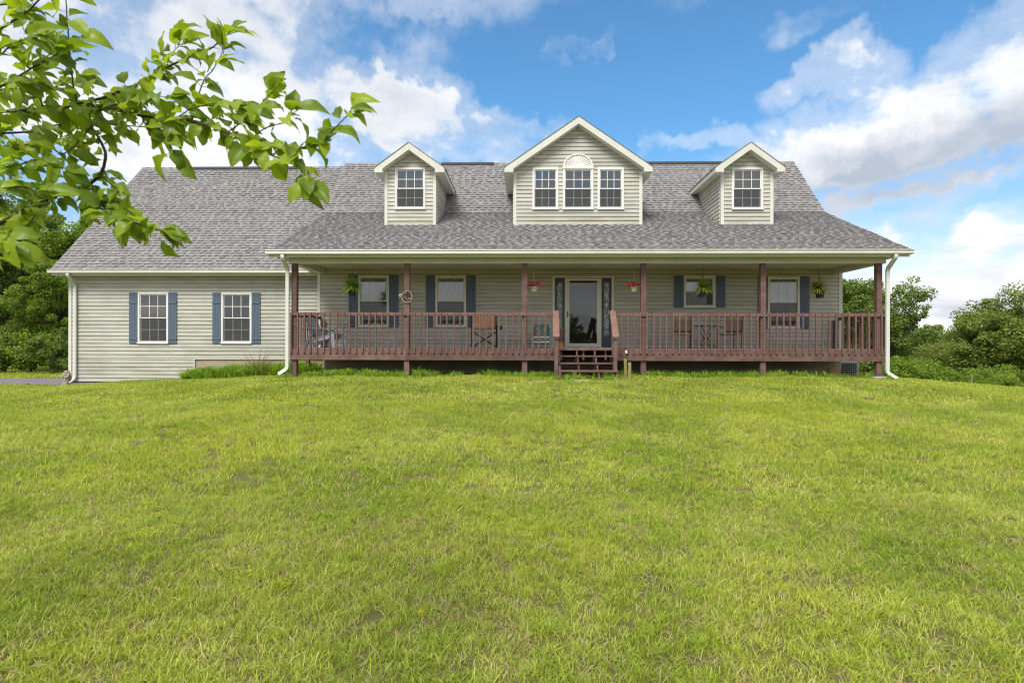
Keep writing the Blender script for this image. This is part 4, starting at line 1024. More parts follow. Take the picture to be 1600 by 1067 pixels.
# ------------------------------------------------------------------ yard things
STONE = mat('weathered_cast_stone', (0.44, 0.40, 0.32), 0.9, 0.15, 7, (0.27, 0.24, 0.18), bump=0.6, bscale=50)
pw = at(103, 602, 17.55); pw.z = gz(pw.x, pw.y)
t = thing('angel_statue', 'small weathered stone angel statue leaning by the wing corner', 'statue', loc=pw)
q = MB(); q.lathe([(.13, -.02), (.14, .03), (.12, .05)], 14); q.build('base', STONE, t)
def skin_body(name, joints, edges, radii, m, par, sub=2):
    me = bpy.data.meshes.new(name); me.from_pydata(joints, edges, []); me.update(); me.materials.append(m)
    o = bpy.data.objects.new(name, me); COL.objects.link(o); o.parent = par
    sk = o.modifiers.new('skin', 'SKIN')
    if not me.skin_vertices: 
        bm = bmesh.new(); bm.from_mesh(me); bm.verts.layers.skin.verify(); bm.to_mesh(me); bm.free()
    for i, r_ in enumerate(radii):
        rr = r_ if hasattr(r_, '__len__') else (r_, r_); me.skin_vertices[0].data[i].radius = rr
    me.skin_vertices[0].data[0].use_root = True
    sb = o.modifiers.new('sub', 'SUBSURF'); sb.levels = sub; sb.render_levels = sub; return o
J = [(0, 0, .17), (0, 0, .06), (0, .0, .29), (.0, .0, .36), (.015, -.02, .415), (.02, -.035, .46), (-.07, -.01, .345), (-.09, -.06, .27), (-.02, -.10, .285), (.07, -.01, .345), (.09, -.06, .26), (.02, -.10, .275), (.06, -.07, .06)]
E_ = [(0, 1), (0, 2), (2, 3), (3, 4), (4, 5), (3, 6), (6, 7), (7, 8), (3, 9), (9, 10), (10, 11), (1, 12)]
skin_body('body', J, E_, [(.085, .075), (.12, .10), (.065, .055), .055, .045, .048, .034, .027, .02, .034, .027, .02, .05], STONE, t)
for s in (-1, 1):
    n = 9; P = [(s*(.02+.11*math.sin(i/n*math.pi)*(1-.25*i/n)), .33+.14*math.cos(i/n*math.pi)-.06*(i/n)) for i in range(n+1)]
    P = [(s*.025, .47)]+[(s*(.05+.08*math.sin(i/n*2.6)), .47-.34*i/n) for i in range(n+1)]+[(s*.02, .16)]
    wg = MB().prism(P, .045, .075); o = wg.build('wing', STONE, t, bevel=.008); o.rotation_euler = (0, 0, s*.25)
# wall lantern on the hidden wing side
pl_ = MB().box(-.10, -.0, -.05, .05, -.08, .10); 
tl = thing('wall_lantern', 'small outdoor lantern fixed to the far side of the wing corner', 'lantern', H @ Matrix.Translation((UGL-.012, VG+.35, Zl(489, VG+.35, 106))))
MB().box(-.03, -.001, -.04, .04, -.06, .10).build('backplate', DARKM, tl); MB().lathe([(.045, -.10), (.06, .05), (.02, .09)], 8, (-.09, 0, 0)).build('lamp_glass', WHITE, tl)
# air conditioner behind the deck
p = place(1330, 566, 2.9); acz = float(ground(*(H @ Vector((p.x, 3.2, 0))).xy)) - (EYE-.8)
t = thing('air_conditioner', 'grey outdoor air conditioner unit on the ground at the gable end', 'air conditioner', H @ Matrix.Translation((UR+.42, 3.25, acz)))
hh = Zl(565, 2.9, 1330)-acz; GRAYM = mat('grey_appliance_paint', (0.30, 0.31, 0.31), 0.5, 0.05, 5)
MB().box(-.36, .36, -.36, .36, 0, hh-.06).build('coil_core', DARKM, t)
MB().box(-.40, .40, -.40, .40, hh-.05, hh).build('lid', GRAYM, t, bevel=.02)
for s in (-1, 1):
    for y in (-1, 1): MB().box(s*.385-.02, s*.385+.02, y*.385-.02, y*.385+.02, 0, hh-.05).build('corner_post', GRAYM, t)
gr_ = MB()
for k in range(9):
    z = .05+k*(hh-.12)/8; gr_.box(-.37, .37, -.392, -.386, z, z+.008)
for k in range(13): x = -.34+k*.68/12; gr_.box(x-.003, x+.003, -.40, -.393, .02, hh-.06)
gr_.build('grille', GRAYM, t)
# stakes beside the steps and a small solar light
BAMB = mat('mossy_bamboo', (0.30, 0.27, 0.07), 0.8, 0.2, 12, (0.20, 0.17, 0.05), bump=0.4)
for (px, pt, r_, lb) in ((977, 560, .040, 'taller mossy wooden stake beside the porch steps'), (983.5, 566, .042, 'shorter pale wooden stake beside the porch steps')):
    b_ = at(px, 589, 14.45); b_.z = gz(b_.x, b_.y); top = at(px, pt, 14.45).z-b_.z
    m_ = MB().tube([(0, 0, -.1), (.004, 0, top*.5), (0, 0, top)], [r_, r_*.95, r_], 12).build('garden_stake', BAMB if px < 980 else mat('pale_mossy_wood', (0.36, 0.32, 0.16), 0.85, 0.2, 10, (0.24, 0.2, .08), bump=.4))
    m_.location = b_; tag(m_, lb, 'stake', 'stakes beside the steps')
b_ = at(978.5, 589, 14.55); b_.z = gz(b_.x, b_.y); top = at(978.5, 548, 14.55).z-b_.z
t = thing('solar_light', 'small white-topped solar garden light standing behind the wooden stakes', 'garden light', loc=b_)
MB().tube([(0, 0, -.05), (0, 0, top-.06)], .006, 6).build('pole', DARKM, t); MB().lathe([(.012, top-.07), (.026, top-.06), (.030, top-.02), (.012, top+.01)], 12).build('lamp_head', WHITE, t)
MB().lathe([(.03, 0), (.035, .012), (.01, .02)], 12, (.05, 0, top-.03)).build('cap', DARKM, t)
# stepping stones
for (px, py, w_, d_, lb) in ((846, 601.5, .14, .10, 'small flat concrete paver sunk in the lawn before the steps'), (906, 599, .34, .16, 'broad broken flat stone at the foot of the steps')):
    D = 933*(.0); D = 13.6 if px < 850 else 13.95
    b_ = at(px, py, D); b_.z = gz(b_.x, b_.y)+.012
    rnd = random.Random(px); q = MB(); q.prism([(w_*math.cos(i*math.pi/4.5)*rnd.uniform(.8, 1.1), w_*.55*math.sin(i*math.pi/4.5)*rnd.uniform(.8, 1.1)) for i in range(9)], -.02, .02)
    o = q.build('stepping_stone', CONC); o.location = b_; o.rotation_euler = (math.pi/2, 0, 0); tag(o, lb, 'stone')
# concrete footing by the end post
o = MB().box(-.16, .16, -.12, .12, -.1, .07).build('footing_block', CONC, bevel=.01); b_ = H @ Vector((PU[5]-.12, -.12, 0)); o.location = (b_.x, b_.y, gz(b_.x, b_.y)); tag(o, 'low concrete footing block beside the last porch post', 'block')
# white marker post in the right-hand bushes
b_ = at(1518.5, 602, 17.2); b_.z = gz(b_.x, b_.y)
o = MB().tube([(0, 0, -.1), (0, 0, at(1518.5, 585, 17.2).z-b_.z)], .011, 8).build('marker_post', CONC); o.location = b_; tag(o, 'thin pale marker post standing among the bushes at the lawn edge', 'post')
#@@VEG
# ------------------------------------------------------------------ trees
BARK = mat('brown_bark', (0.075, 0.06, 0.045), 0.95, 0.2, 6, (0.045, 0.035, 0.028), bump=0.8, bscale=18)
def leaf_cloud(rs, centers, rads, per, size, up=0.45, flat=0.75):
    """leaf-sized quads scattered in clumps"""
    C_ = np.repeat(centers, per, 0); R_ = np.repeat(rads, per); n = len(C_)
    d = rs.normal(size=(n, 3)); d /= np.linalg.norm(d, axis=1)[:, None]
    r_ = rs.uniform(0.25, 1.0, n)**0.5
    P = C_ + d*(R_*r_)[:, None]*np.array([1, 1, flat])
    nv = d*0.6 + rs.normal(size=(n, 3))*0.55 + np.array([0, 0, up]); nv /= np.linalg.norm(nv, axis=1)[:, None]
    a = np.cross(nv, rs.normal(size=(n, 3))); a /= np.linalg.norm(a, axis=1)[:, None]; b = np.cross(nv, a)
    s = size*rs.uniform(.65, 1.3, n); a *= (s*0.5)[:, None]; b *= (s*0.32)[:, None]; nv *= (s*0.10)[:, None]
    V = np.stack([P-a, P+b-nv, P+a, P-b-nv], 1).reshape(-1, 3); return V
def tree_data(seed, h, rx, rz_, trunk, nclump, per, size, base=0.25, clump=0.16, open_=0.0, lean=0.0):
    rs = np.random.RandomState(seed); rnd = random.Random(seed)
    cz = h*(base+(1-base)/2); hz = h*(1-base)/2
    cs, rd = [], []
    while len(cs) < nclump:
        d = rs.normal(size=3); d /= np.linalg.norm(d); q = rs.uniform(.45, 1.0)**.6
        prof = 1.0+0.22*math.sin(d[0]*3+seed)+0.18*math.sin(d[2]*5+seed*2+d[1]*3)
        p = np.array([d[0]*rx*q*prof+lean*(d[2]+1), d[1]*rx*q*prof, cz+d[2]*hz*q*(0.92+.12*math.sin(d[0]*7+seed))])
        if d[2] < -.3 and rs.uniform() < .3: continue
        cs.append(p); rd.append(rs.uniform(.65, 1.35)*clump*rx*1.3)
    cs = np.array(cs); rd = np.array(rd)
    V = leaf_cloud(rs, cs, rd, per, size)
    # stray sprays beyond the outline
    k = rs.choice(len(cs), max(4, nclump//3)); out = cs[k]+(cs[k]-np.array([0, 0, cz]))*rs.uniform(.10, .24, (len(k), 1))
    V2 = leaf_cloud(rs, out, rd[k]*.5, max(6, per//5), size); V = np.concatenate([V, V2])
    Fc = np.arange(len(V)).reshape(-1, 4)
    tb = MB(); top = Vector((lean*.5, 0, h*.75)); tb.tube([(0, 0, -.4), (.05*trunk, 0, h*.2), (lean*.2, .1*trunk, h*.45), top], [trunk*1.25, trunk*.9, trunk*.6, trunk*.2], 9)
    for i in range(min(46, nclump)):
        c = Vector(cs[rnd.randrange(len(cs))]); z0 = rnd.uniform(h*.15, h*.5); s_ = Vector((lean*.2*z0/h, 0, z0))
        mid = s_.lerp(c, .5)+Vector((rnd.uniform(-.2, .2), rnd.uniform(-.2, .2), rnd.uniform(-.1, .35)))*rx*.3
        tb.tube([s_, mid, c], [trunk*.32, trunk*.18, trunk*.06], 5)
    return V, Fc, tb
CM = [leaf_mat('dark_maple_leaves', [(0.06, 0.11, 0.02), (0.14, 0.22, 0.035), (0.25, 0.35, 0.06)], .32, nscale=.5),
      leaf_mat('bright_walnut_leaves', [(0.08, 0.14, 0.014), (0.17, 0.27, 0.025), (0.28, 0.40, 0.045)], .38, nscale=.6),
      leaf_mat('olive_locust_leaves', [(0.10, 0.13, 0.025), (0.19, 0.25, 0.045), (0.31, 0.38, 0.08)], .35, nscale=.6),
      leaf_mat('young_bush_leaves', [(0.08, 0.14, 0.02), (0.19, 0.30, 0.03), (0.38, 0.50, 0.06)], .4, nscale=1.0)]
PROTO = {}
def proto(key, *a, m=0, **k):
    V, Fc, tb = tree_data(*a, **k); cm = np_mesh('crown', V, Fc, CM[m]); PROTO[key] = (cm, tb.mesh('trunk', BARK, True))
proto('maple', 41, 8.5, 3.0, 3.6, .20, 130, 330, .14, .12, .16, m=0)
proto('walnut', 42, 8.5, 2.8, 3.6, .17, 120, 300, .15, .10, .15, m=1)
proto('tallwood', 43, 9.5, 2.6, 3.6, .18, 110, 280, .14, .18, .17, m=0)
proto('locust', 44, 5.2, 3.0, 2.6, .13, 170, 380, .095, .05, .13, m=2)
proto('bush', 45, 1.3, .85, .6, .03, 34, 110, .085, .02, .24, m=3)
proto('bush_dark', 46, 1.5, .9, .6, .03, 40, 110, .085, .02, .20, m=0)
def tree(key, px, D, sc, rz, name, label, cat, group=None, sz=1.0, sink=0.0, x=None):
    x = at(px, 500, D).x if x is None else x
    if key == 'bush': sc *= 1.1
    t = thing(name, label, cat, loc=(x, D, gz(x, D)-sink), rz=rz, group=group); t.scale = (sc, sc, sc*sz)
    cm, tm = PROTO[key]
    inst('trunk', tm, t); inst('crown', cm, t); return t
GL = 'trees behind the driveway'; GR = 'trees beyond the gable end'
tree('tallwood', 12, 31, .98, .4, 'shade_tree', 'dark tree at the outer edge of the driveway wood, trunk visible beneath its crown', 'tree', GL, sz=1.05)
tree('walnut', 152, 30, .92, 1.9, 'shade_tree', 'bright green leafy tree rising beside the wing roof', 'tree', GL, sz=.98)
tree('maple', 70, 38, 1.15, 2.2, 'shade_tree', 'dark tree filling the gap between the bright tree and the outer edge', 'tree', GL)
tree('walnut', 95, 26.5, .60, 4.0, 'shade_tree', 'low bright tree leaning over the far side of the driveway', 'tree', GL)
tree('maple', -70, 33, 1.15, 5.2, 'shade_tree', 'dark tree mostly cut off by the edge of the view', 'tree', GL)
tree('tallwood', 190, 42, 1.1, 3.2, 'shade_tree', 'dark tree mostly hidden behind the wing', 'tree', GL)
tree('walnut', 20, 45, 1.2, 0.9, 'shade_tree', 'pale green tree farthest back behind the driveway', 'tree', GL)
for i, (px, D, s_, k, lb) in enumerate(((8, 24.5, 1.15, 'bush_dark', 'dark bush beside the driveway at the outer edge'), (48, 25, 1.25, 'bush', 'light green bush across the driveway'), (84, 24, 1.05, 'bush_dark', 'dark bush across the driveway near the statue'), (30, 27, 1.5, 'bush_dark', 'taller dark bush behind the light green one'), (112, 25.5, 1.35, 'bush_dark', 'dark bush half hidden by the wing corner'))):
    tree(k, px, D, s_, i*1.3, 'bush', lb, 'bush', 'bushes across the driveway')
tree('maple', 1358, 33, .90, 1.0, 'shade_tree', 'big dark tree seen through the end of the porch', 'tree', GR, sz=.93)
tree('maple', 1425, 37, .80, 3.4, 'shade_tree', 'dark tree just beyond the last downspout', 'tree', GR, sz=.80)
tree('tallwood', 1300, 38, .85, 4.4, 'shade_tree', 'dark tree behind the gable wall', 'tree', GR)
tree('locust', 1563, 25, .93, .5, 'spreading_tree', 'wide olive-green tree with drooping crown at the lawn edge', 'tree', GR, sz=.86)
tree('locust', 1655, 24, 1.0, 2.5, 'spreading_tree', 'olive-green tree cut off by the edge of the view', 'tree', GR, sz=1.0)
for i, (px, D, s_, k) in enumerate(((1408, 20.2, .72, 'bush'), (1432, 20.8, .80, 'bush'), (1455, 20.4, .62, 'bush'), (1480, 21, .62, 'bush'), (1505, 20.5, .5, 'bush'), (1538, 21, .75, 'bush'), (1566, 20, .55, 'bush'), (1592, 20.5, .75, 'bush'), (1392, 23, 1.0, 'bush_dark'), (1354, 24, .95, 'bush_dark'))):
    lbs = ('rounded bright bush nearest the last downspout', 'tallest bright bush at the lawn edge', 'bright bush below the dark tree', 'bright bush under the gap of sky', 'low bright bush beside the marker post', 'leafy bush just past the marker post', 'low bush under the olive tree', 'bush at the edge of the view under the olive tree', 'dark bush behind the last downspout', 'dark bush seen under the porch end')
    tree(k, px, D, s_, i*.9+.2, 'bush', lbs[i], 'bush', 'bushes along the lawn edge')
# trees across the road behind the camera: the storm door and the window glass mirror them
mir = [(3.3, -14, 'tallwood', .47)] + [(-17+i*2.05+.5*math.sin(i*3), -12-1.2*math.sin(i*1.7), 'bush_dark', 2.0+.5*math.sin(i*2.3)) for i in range(18)]
for i, (x, y, k, s_) in enumerate(mir):
    t = thing('tree' if i == 0 else 'bush', 'tall tree mirrored in the storm door glass' if i == 0 else 'bush behind the viewpoint mirrored in the window glass', 'tree' if i == 0 else 'bush', loc=(x, y, gz(x, y)-.1), rz=i*1.1, group=None if i == 0 else 'bushes mirrored in the glass'); t.scale = (s_,)*3
    cm, tm = PROTO[k]; inst('trunk', tm, t); inst('crown', cm, t)
# far wooded slope
rs = np.random.RandomState(9); n = 1500; fx = rs.uniform(-250, 420, n); fy = rs.uniform(170, 420, n)
cs = np.stack([fx, fy, ground(fx, fy)+2.5], 1); V = leaf_cloud(rs, cs, rs.uniform(2.5, 5, n), 26, 2.0, flat=.8)
o = bpy.data.objects.new('distant_woods', np_mesh('distant_woods', V, np.arange(len(V)).reshape(-1, 4), CM[0])); COL.objects.link(o); o['kind'] = 'stuff'

# ------------------------------------------------------------------ apple bough over the camera
LF = leaf_mat('apple_leaf', [(0.09, 0.165, 0.014), (0.19, 0.30, 0.022), (0.33, 0.45, 0.03), (0.46, 0.57, 0.05)], .52, veins=True, nscale=3.0, rough=.38)
TWIG = mat('apple_twig_bark', (0.085, 0.06, 0.045), 0.9, 0.2, 20, (0.05, 0.035, 0.025), bump=0.6, bscale=120)
def leaf_mesh(seed):
    rnd = random.Random(seed); mb = MB(); nl, nw = 6, 4; curl = rnd.uniform(.15, 1.0); fold = rnd.uniform(.1, .7); tw_ = rnd.uniform(-.5, .5); side = rnd.uniform(-.12, .12)
    wv_ = rnd.uniform(.02, .06); ph = rnd.uniform(0, 6)
    for i in range(nl+1):
        t = i/nl; w_ = .315*math.sin(math.pi*min(1, t*0.97+.03)**.85)**.8*(1-.25*t) if 0 < i < nl else (.01 if i == nl else .03)
        ang = curl*t*1.6; x = math.sin(ang)/(curl*1.6) if curl > .01 else t; z = -(1-math.cos(ang))/(curl*1.6)
        for j in range(nw+1):
            s_ = (j/nw-.5)*2; ww = w_*(1+(.17*rnd.uniform(-1, 1) - (.5 if rnd.random() < .05 else 0))*abs(s_)*(0 < i < nl))
            y = s_*ww; dz = abs(s_)*ww*fold + wv_*math.sin(t*11+ph+s_)*abs(s_); a = tw_*t
            mb.v.append((x, y*math.cos(a)-dz*math.sin(a)+side*t*t, z+y*math.sin(a)+dz*math.cos(a)))
    for i in range(nl):
        for j in range(nw):
            a = i*(nw+1)+j; mb.f.append((a, a+nw+1, a+nw+2, a+1))
    mb.tube([(-.22, 0, .05), (-.1, 0, .01), (0.02, 0, 0)], .012, 3, cap=False)
    me = mb.mesh('leaf', LF, True); return me
LM = [leaf_mesh(100+i) for i in range(20)]
broot = Vector((-3.3, 2.3, gz(-3.3, 2.3)))
atree = thing('apple_tree', 'leafy apple bough reaching in over the lawn from beyond the edge of the view', 'tree', loc=broot)
bl_ = lambda px, py, D: at(px, py, D)-broot
BR = [ # (points px,py,D ; radius start,end)
 ([(-120, 185, 1.9), (0, 175, 1.85), (69, 171, 1.82), (138, 159, 1.8), (189, 142, 1.78), (232, 122, 1.75), (272, 100, 1.72), (327, 77, 1.7), (352, 58, 1.68)], .0095, .0025, 1.0),
 ([(120, 166, 1.8), (163, 167, 1.76), (220, 181, 1.72), (276, 185, 1.68), (315, 193, 1.66), (354, 207, 1.62), (394, 217, 1.6), (433, 226, 1.58), (472, 232, 1.56), (508, 213, 1.55), (531, 193, 1.54), (546, 178, 1.53)], .007, .002, 1.0),
 ([(354, 207, 1.62), (385, 222, 1.6), (417, 240, 1.58), (447, 250, 1.56), (468, 262, 1.55), (480, 284, 1.54)], .004, .0018, .9),
 ([(-140, 400, 2.0), (0, 348, 1.9), (51, 323, 1.88), (94, 303, 1.86), (130, 293, 1.84), (157, 272, 1.82), (165, 244, 1.8), (157, 220, 1.8), (142, 197, 1.82), (122, 165, 1.84)], .011, .005, .8),
 ([(134, 305, 1.84), (165, 331, 1.75), (197, 343, 1.7), (222, 352, 1.66), (248, 360, 1.64)], .006, .002, 1.5),
 ([(122, 165, 1.84), (114, 130, 1.82), (108, 71, 1.8), (104, 12, 1.78), (103, -30, 1.76)], .0045, .002, .55),
 ([(-60, 65, 1.7), (0, 45, 1.7), (24, 31, 1.7), (51, 12, 1.7), (80, -20, 1.7)], .006, .003, .9),
 ([(-60, 210, 2.0), (39, 207, 1.98), (79, 197, 1.95), (130, 193, 1.92), (209, 197, 1.9), (262, 205, 1.88)], .006, .002, .9),
 ([(-20, 150, 1.7), (31, 118, 1.7), (59, 102, 1.68), (90, 85, 1.66)], .005, .002, 1.0),
 ([(300, 190, 1.67), (315, 134, 1.68), (335, 106, 1.68), (348, 82, 1.68)], .0035, .0015, .8),
 ([(-50, 260, 1.8), (10, 262, 1.78), (60, 250, 1.76), (95, 262, 1.75)], .005, .002, 1.1),
 ([(-50, 330, 1.7), (0, 300, 1.7), (30, 292, 1.7), (62, 300, 1.68)], .005, .002, 1.1),
 ([(-50, 120, 1.6), (-5, 90, 1.6), (20, 70, 1.6), (40, 62, 1.6)], .004, .002, 1.0),
 ([(-60, 420, 1.6), (-10, 375, 1.58), (12, 365, 1.55), (14, 380, 1.52)], .004, .002, .9),
 ([(163, 167, 1.76), (200, 160, 1.72), (232, 150, 1.7), (262, 152, 1.68)], .003, .0015, 1.2),
 ([(220, 181, 1.72), (235, 205, 1.7), (262, 222, 1.68), (270, 236, 1.68)], .003, .0015, .9),
 ([(276, 185, 1.68), (300, 170, 1.66), (330, 165, 1.64), (365, 168, 1.62)], .003, .0015, 1.0),
 ([(354, 207, 1.62), (380, 190, 1.6), (400, 170, 1.58), (418, 152, 1.57)], .003, .0015, 1.0),
 ([(394, 217, 1.6), (415, 200, 1.58), (440, 192, 1.57), (455, 180, 1.56)], .003, .0015, .7),
 ([(142, 197, 1.82), (120, 225, 1.8), (100, 240, 1.8), (85, 235, 1.8)], .004, .002, .9),
 ([(157, 272, 1.82), (175, 290, 1.8), (185, 300, 1.78), (170, 310, 1.78)], .003, .0015, .7),
 ([(69, 171, 1.82), (60, 150, 1.8), (45, 135, 1.8), (50, 120, 1.8)], .004, .002, .9),
 ([(232, 122, 1.75), (250, 110, 1.73), (262, 92, 1.72), (280, 72, 1.7)], .003, .0015, 1.0),
 ([(94, 303, 1.86), (75, 320, 1.82), (55, 335, 1.8), (48, 350, 1.8)], .003, .002, .9),
 ([(-40, 20, 1.8), (10, 8, 1.8), (60, 30, 1.8), (75, 50, 1.8)], .004, .002, .9),
 ([(-60, 250, 2.2), (0, 230, 2.15), (50, 225, 2.1), (110, 215, 2.05)], .005, .002, 1.2),
 ([(-60, 150, 2.2), (0, 140, 2.15), (70, 140, 2.1), (120, 125, 2.05)], .005, .002, 1.2),
]
rnd = random.Random(77); leaves = []
tb = MB(); tb.tube([(0, 0, -.2), (.05, 0, .6), (.0, .05, 1.3), (.1, 0, 2.2), (.3, -.1, 3.2)], [.13, .10, .085, .06, .03], 12); tb.build('trunk', BARK, atree, smooth=True)
for tgt in (bl_(-120, 185, 1.9), bl_(-140, 400, 2.0), bl_(-60, 65, 1.7), bl_(-60, 210, 2.0), bl_(-60, 250, 2.2)):
    tgt = Vector(tgt); s_ = Vector((0, .03, max(.5, tgt.z-.35)))
    MB().tube([s_, s_.lerp(tgt, .5)+Vector((0, 0, .05)), tgt], [.03, .018, .010], 8).build('limb', TWIG, atree, smooth=True)
for bi, (pts, r0, r1, dens) in enumerate(BR):
    P = [Vector(bl_(*p)) for p in pts]
    # smooth the polyline (Catmull-Rom)
    Q = []
    for i in range(len(P)-1):
        a, b, c, d = P[max(i-1, 0)], P[i], P[i+1], P[min(i+2, len(P)-1)]
        for k in range(5):
            t = k/5; Q.append(.5*((2*b)+(c-a)*t+(2*a-5*b+4*c-d)*t*t+(-a+3*b-3*c+d)*t**3)+Vector((rnd.uniform(-1, 1), rnd.uniform(-1, 1), rnd.uniform(-1, 1)))*.0012)
    Q.append(P[-1]); n = len(Q)
    br_ = MB().tube(Q, [0.62*(r0+(r1-r0)*i/(n-1)) for i in range(n)], 7).build('branch', TWIG, atree, smooth=True)
    L = 0
    for i in range(n-1):
        seg = (Q[i+1]-Q[i]); L += seg.length
        step = .0135/dens
        while L > step:
            L -= step
            d = seg.normalized(); p = Q[i]+seg*rnd.random()
            # spur clusters: leaves sit on short stalks in twos and threes
            for _ in range(2 if rnd.random() < .35 else 1):
                az = rnd.uniform(0, 2*math.pi); sd_v = Vector((math.cos(az), .8*math.sin(az), rnd.uniform(-.35, .9))).normalized()
                dr = (d*rnd.uniform(.25, .9)+sd_v*.9+Vector((0, 0, rnd.uniform(-.8, .25)))).normalized()
                leaves.append((p, dr, rnd.uniform(.040, .076)*(1.0 if rnd.random() < .85 else .5)))
    for k in range(4):   # terminal rosette
        az = rnd.uniform(0, 6.28); d = (Q[-1]-Q[-3]).normalized()
        leaves.append((Q[-1], (d+Vector((math.cos(az), math.sin(az)*.7, rnd.uniform(-.1, .8)))*.8).normalized(), rnd.uniform(.055, .095)))
# a few named leaves the photograph shows large
for (px, py, D, dx, dz, s_) in ((488, 262, 1.54, -.15, -1, .10), (104, 30, 1.7, .9, -.5, .085), (120, 60, 1.7, .9, .1, .09), (15, 360, 1.5, .25, -1, .085), (5, 372, 1.5, -.1, -1, .075), (250, 372, 1.64, .5, -.8, .065), (545, 180, 1.53, .9, -.1, .05), (250, 360, 1.64, .7, -.4, .06)):
    leaves.append((Vector(bl_(px, py, D)), Vector((dx, -.25, dz)).normalized(), s_))
def leaf_matrix(p, d, s_):
    up = Vector((rnd.uniform(-.7, .7), -.6+rnd.uniform(-.6, .5), .6)); y = up.cross(d).normalized(); z = d.cross(y)
    M = Matrix((d, y, z)).transposed().to_4x4(); M.translation = p+d*s_*.2; return M @ Matrix.Scale(s_, 4)
def vis(p):
    w_ = broot+p; x = 800+w_.x/w_.y*FPX; y = 539-(w_.z-EYE)/w_.y*FPX; return -30 < x < 620 and -30 < y < 470
leaves.sort(key=lambda l: -l[2]*(1 if vis(l[0]) else .01))
stv, stf = [], []
for i, (p, d, s_) in enumerate(leaves):
    M = leaf_matrix(p, d, s_); me = LM[rnd.randrange(len(LM))]
    if i < 290:
        o = bpy.data.objects.new('leaf', me); COL.objects.link(o); o.parent = atree; o.matrix_local = M
    else:
        b = len(stv); stv += [tuple(M @ v.co) for v in me.vertices]; stf += [tuple(b+k for k in pl.vertices) for pl in me.polygons]
if stv:
    q = MB(); q.v, q.f = stv, stf; LF2 = leaf_mat('apple_leaf_small', [(0.09, 0.165, 0.014), (0.19, 0.30, 0.022), (0.33, 0.45, 0.03), (0.46, 0.57, 0.05)], .52, nscale=3.0, rough=.38)
    q.build('small_leaves', LF2, atree, smooth=True, stuff=True)
print('apple leaves', len(leaves))

# ------------------------------------------------------------------ grass: tufts instanced over the lawn
GRASS = leaf_mat('grass_blade', [(0.12, 0.205, 0.02), (0.27, 0.38, 0.04), (0.46, 0.54, 0.075), (0.70, 0.70, 0.24)], .35, nscale=.9, rough=.45,
    patch=[(.35, .46, .66, (0.54, 0.57, 0.05), .38), (1.6, .56, .72, (0.42, 0.33, 0.13), .3), (.8, .56, .74, (0.16, 0.30, 0.03), .32), (5.0, .60, .75, (0.50, 0.44, 0.22), .5)])
STRAW = leaf_mat('dry_grass_blade', [(0.34, 0.28, 0.12), (0.52, 0.45, 0.22), (0.42, 0.38, 0.16)], .2, nscale=2)
CLOVER = leaf_mat('yellow_green_weed', [(0.30, 0.39, 0.02), (0.46, 0.53, 0.03), (0.60, 0.62, 0.05)], .4, nscale=2)
BROAD = leaf_mat('broad_weed_leaf', [(0.10, 0.21, 0.02), (0.24, 0.41, 0.035), (0.40, 0.56, 0.06)], .35, nscale=2)
def tuft(seed, n, R, h, w_, m, lean=.6, name='tuft'):
    rnd = random.Random(seed); mb = MB()
    for i in range(n):
        a = rnd.uniform(0, 6.28); r_ = R*math.sqrt(rnd.random()); x0, y0 = r_*math.cos(a), r_*math.sin(a)
        b_ = rnd.uniform(0, 6.28); ln = rnd.uniform(.1, lean); hh = h*rnd.uniform(.45, 1.15); dx, dy = math.cos(b_), math.sin(b_)
        t_ = rnd.uniform(0, 3.14); wx, wy = math.cos(t_)*w_/2, math.sin(t_)*w_/2; b = len(mb.v)
        for j, s_ in enumerate((0, .4, .75)):
            o = ln*hh*s_**1.7*1.2; z = hh*(s_-.25*ln*s_*s_); f = 1-.35*s_
            mb.v += [(x0+dx*o-wx*f, y0+dy*o-wy*f, z), (x0+dx*o+wx*f, y0+dy*o+wy*f, z)]
        mb.v.append((x0+dx*ln*hh*1.2, y0+dy*ln*hh*1.2, hh*(1-.3*ln)))
        mb.f += [(b, b+1, b+3, b+2), (b+2, b+3, b+5, b+4), (b+4, b+5, b+6)]
    o = bpy.data.objects.new(name, mb.mesh(name, m)); return o
def rosette(seed, n, R, m, name):
    rnd = random.Random(seed); mb = MB()
    for i in range(n):
        a = rnd.uniform(0, 6.28); r_ = R*math.sqrt(rnd.random()); c = Vector((r_*math.cos(a), r_*math.sin(a), rnd.uniform(.022, .056)))
        s_ = rnd.uniform(.004, .0085); nv = Vector((rnd.uniform(-.6, .6), rnd.uniform(-.6, .6), 1)).normalized(); x = nv.orthogonal().normalized(); y = nv.cross(x); b = len(mb.v)
        for k in range(6): t = k*math.pi/3; mb.v.append(tuple(c+x*s_*math.cos(t)+y*s_*math.sin(t)))
        mb.f.append(tuple(b+k for k in range(6)))
    return bpy.data.objects.new(name, mb.mesh(name, m))
def coll(name, objs):
    c = bpy.data.collections.new(name)
    for o in objs: c.objects.link(o)
    return c
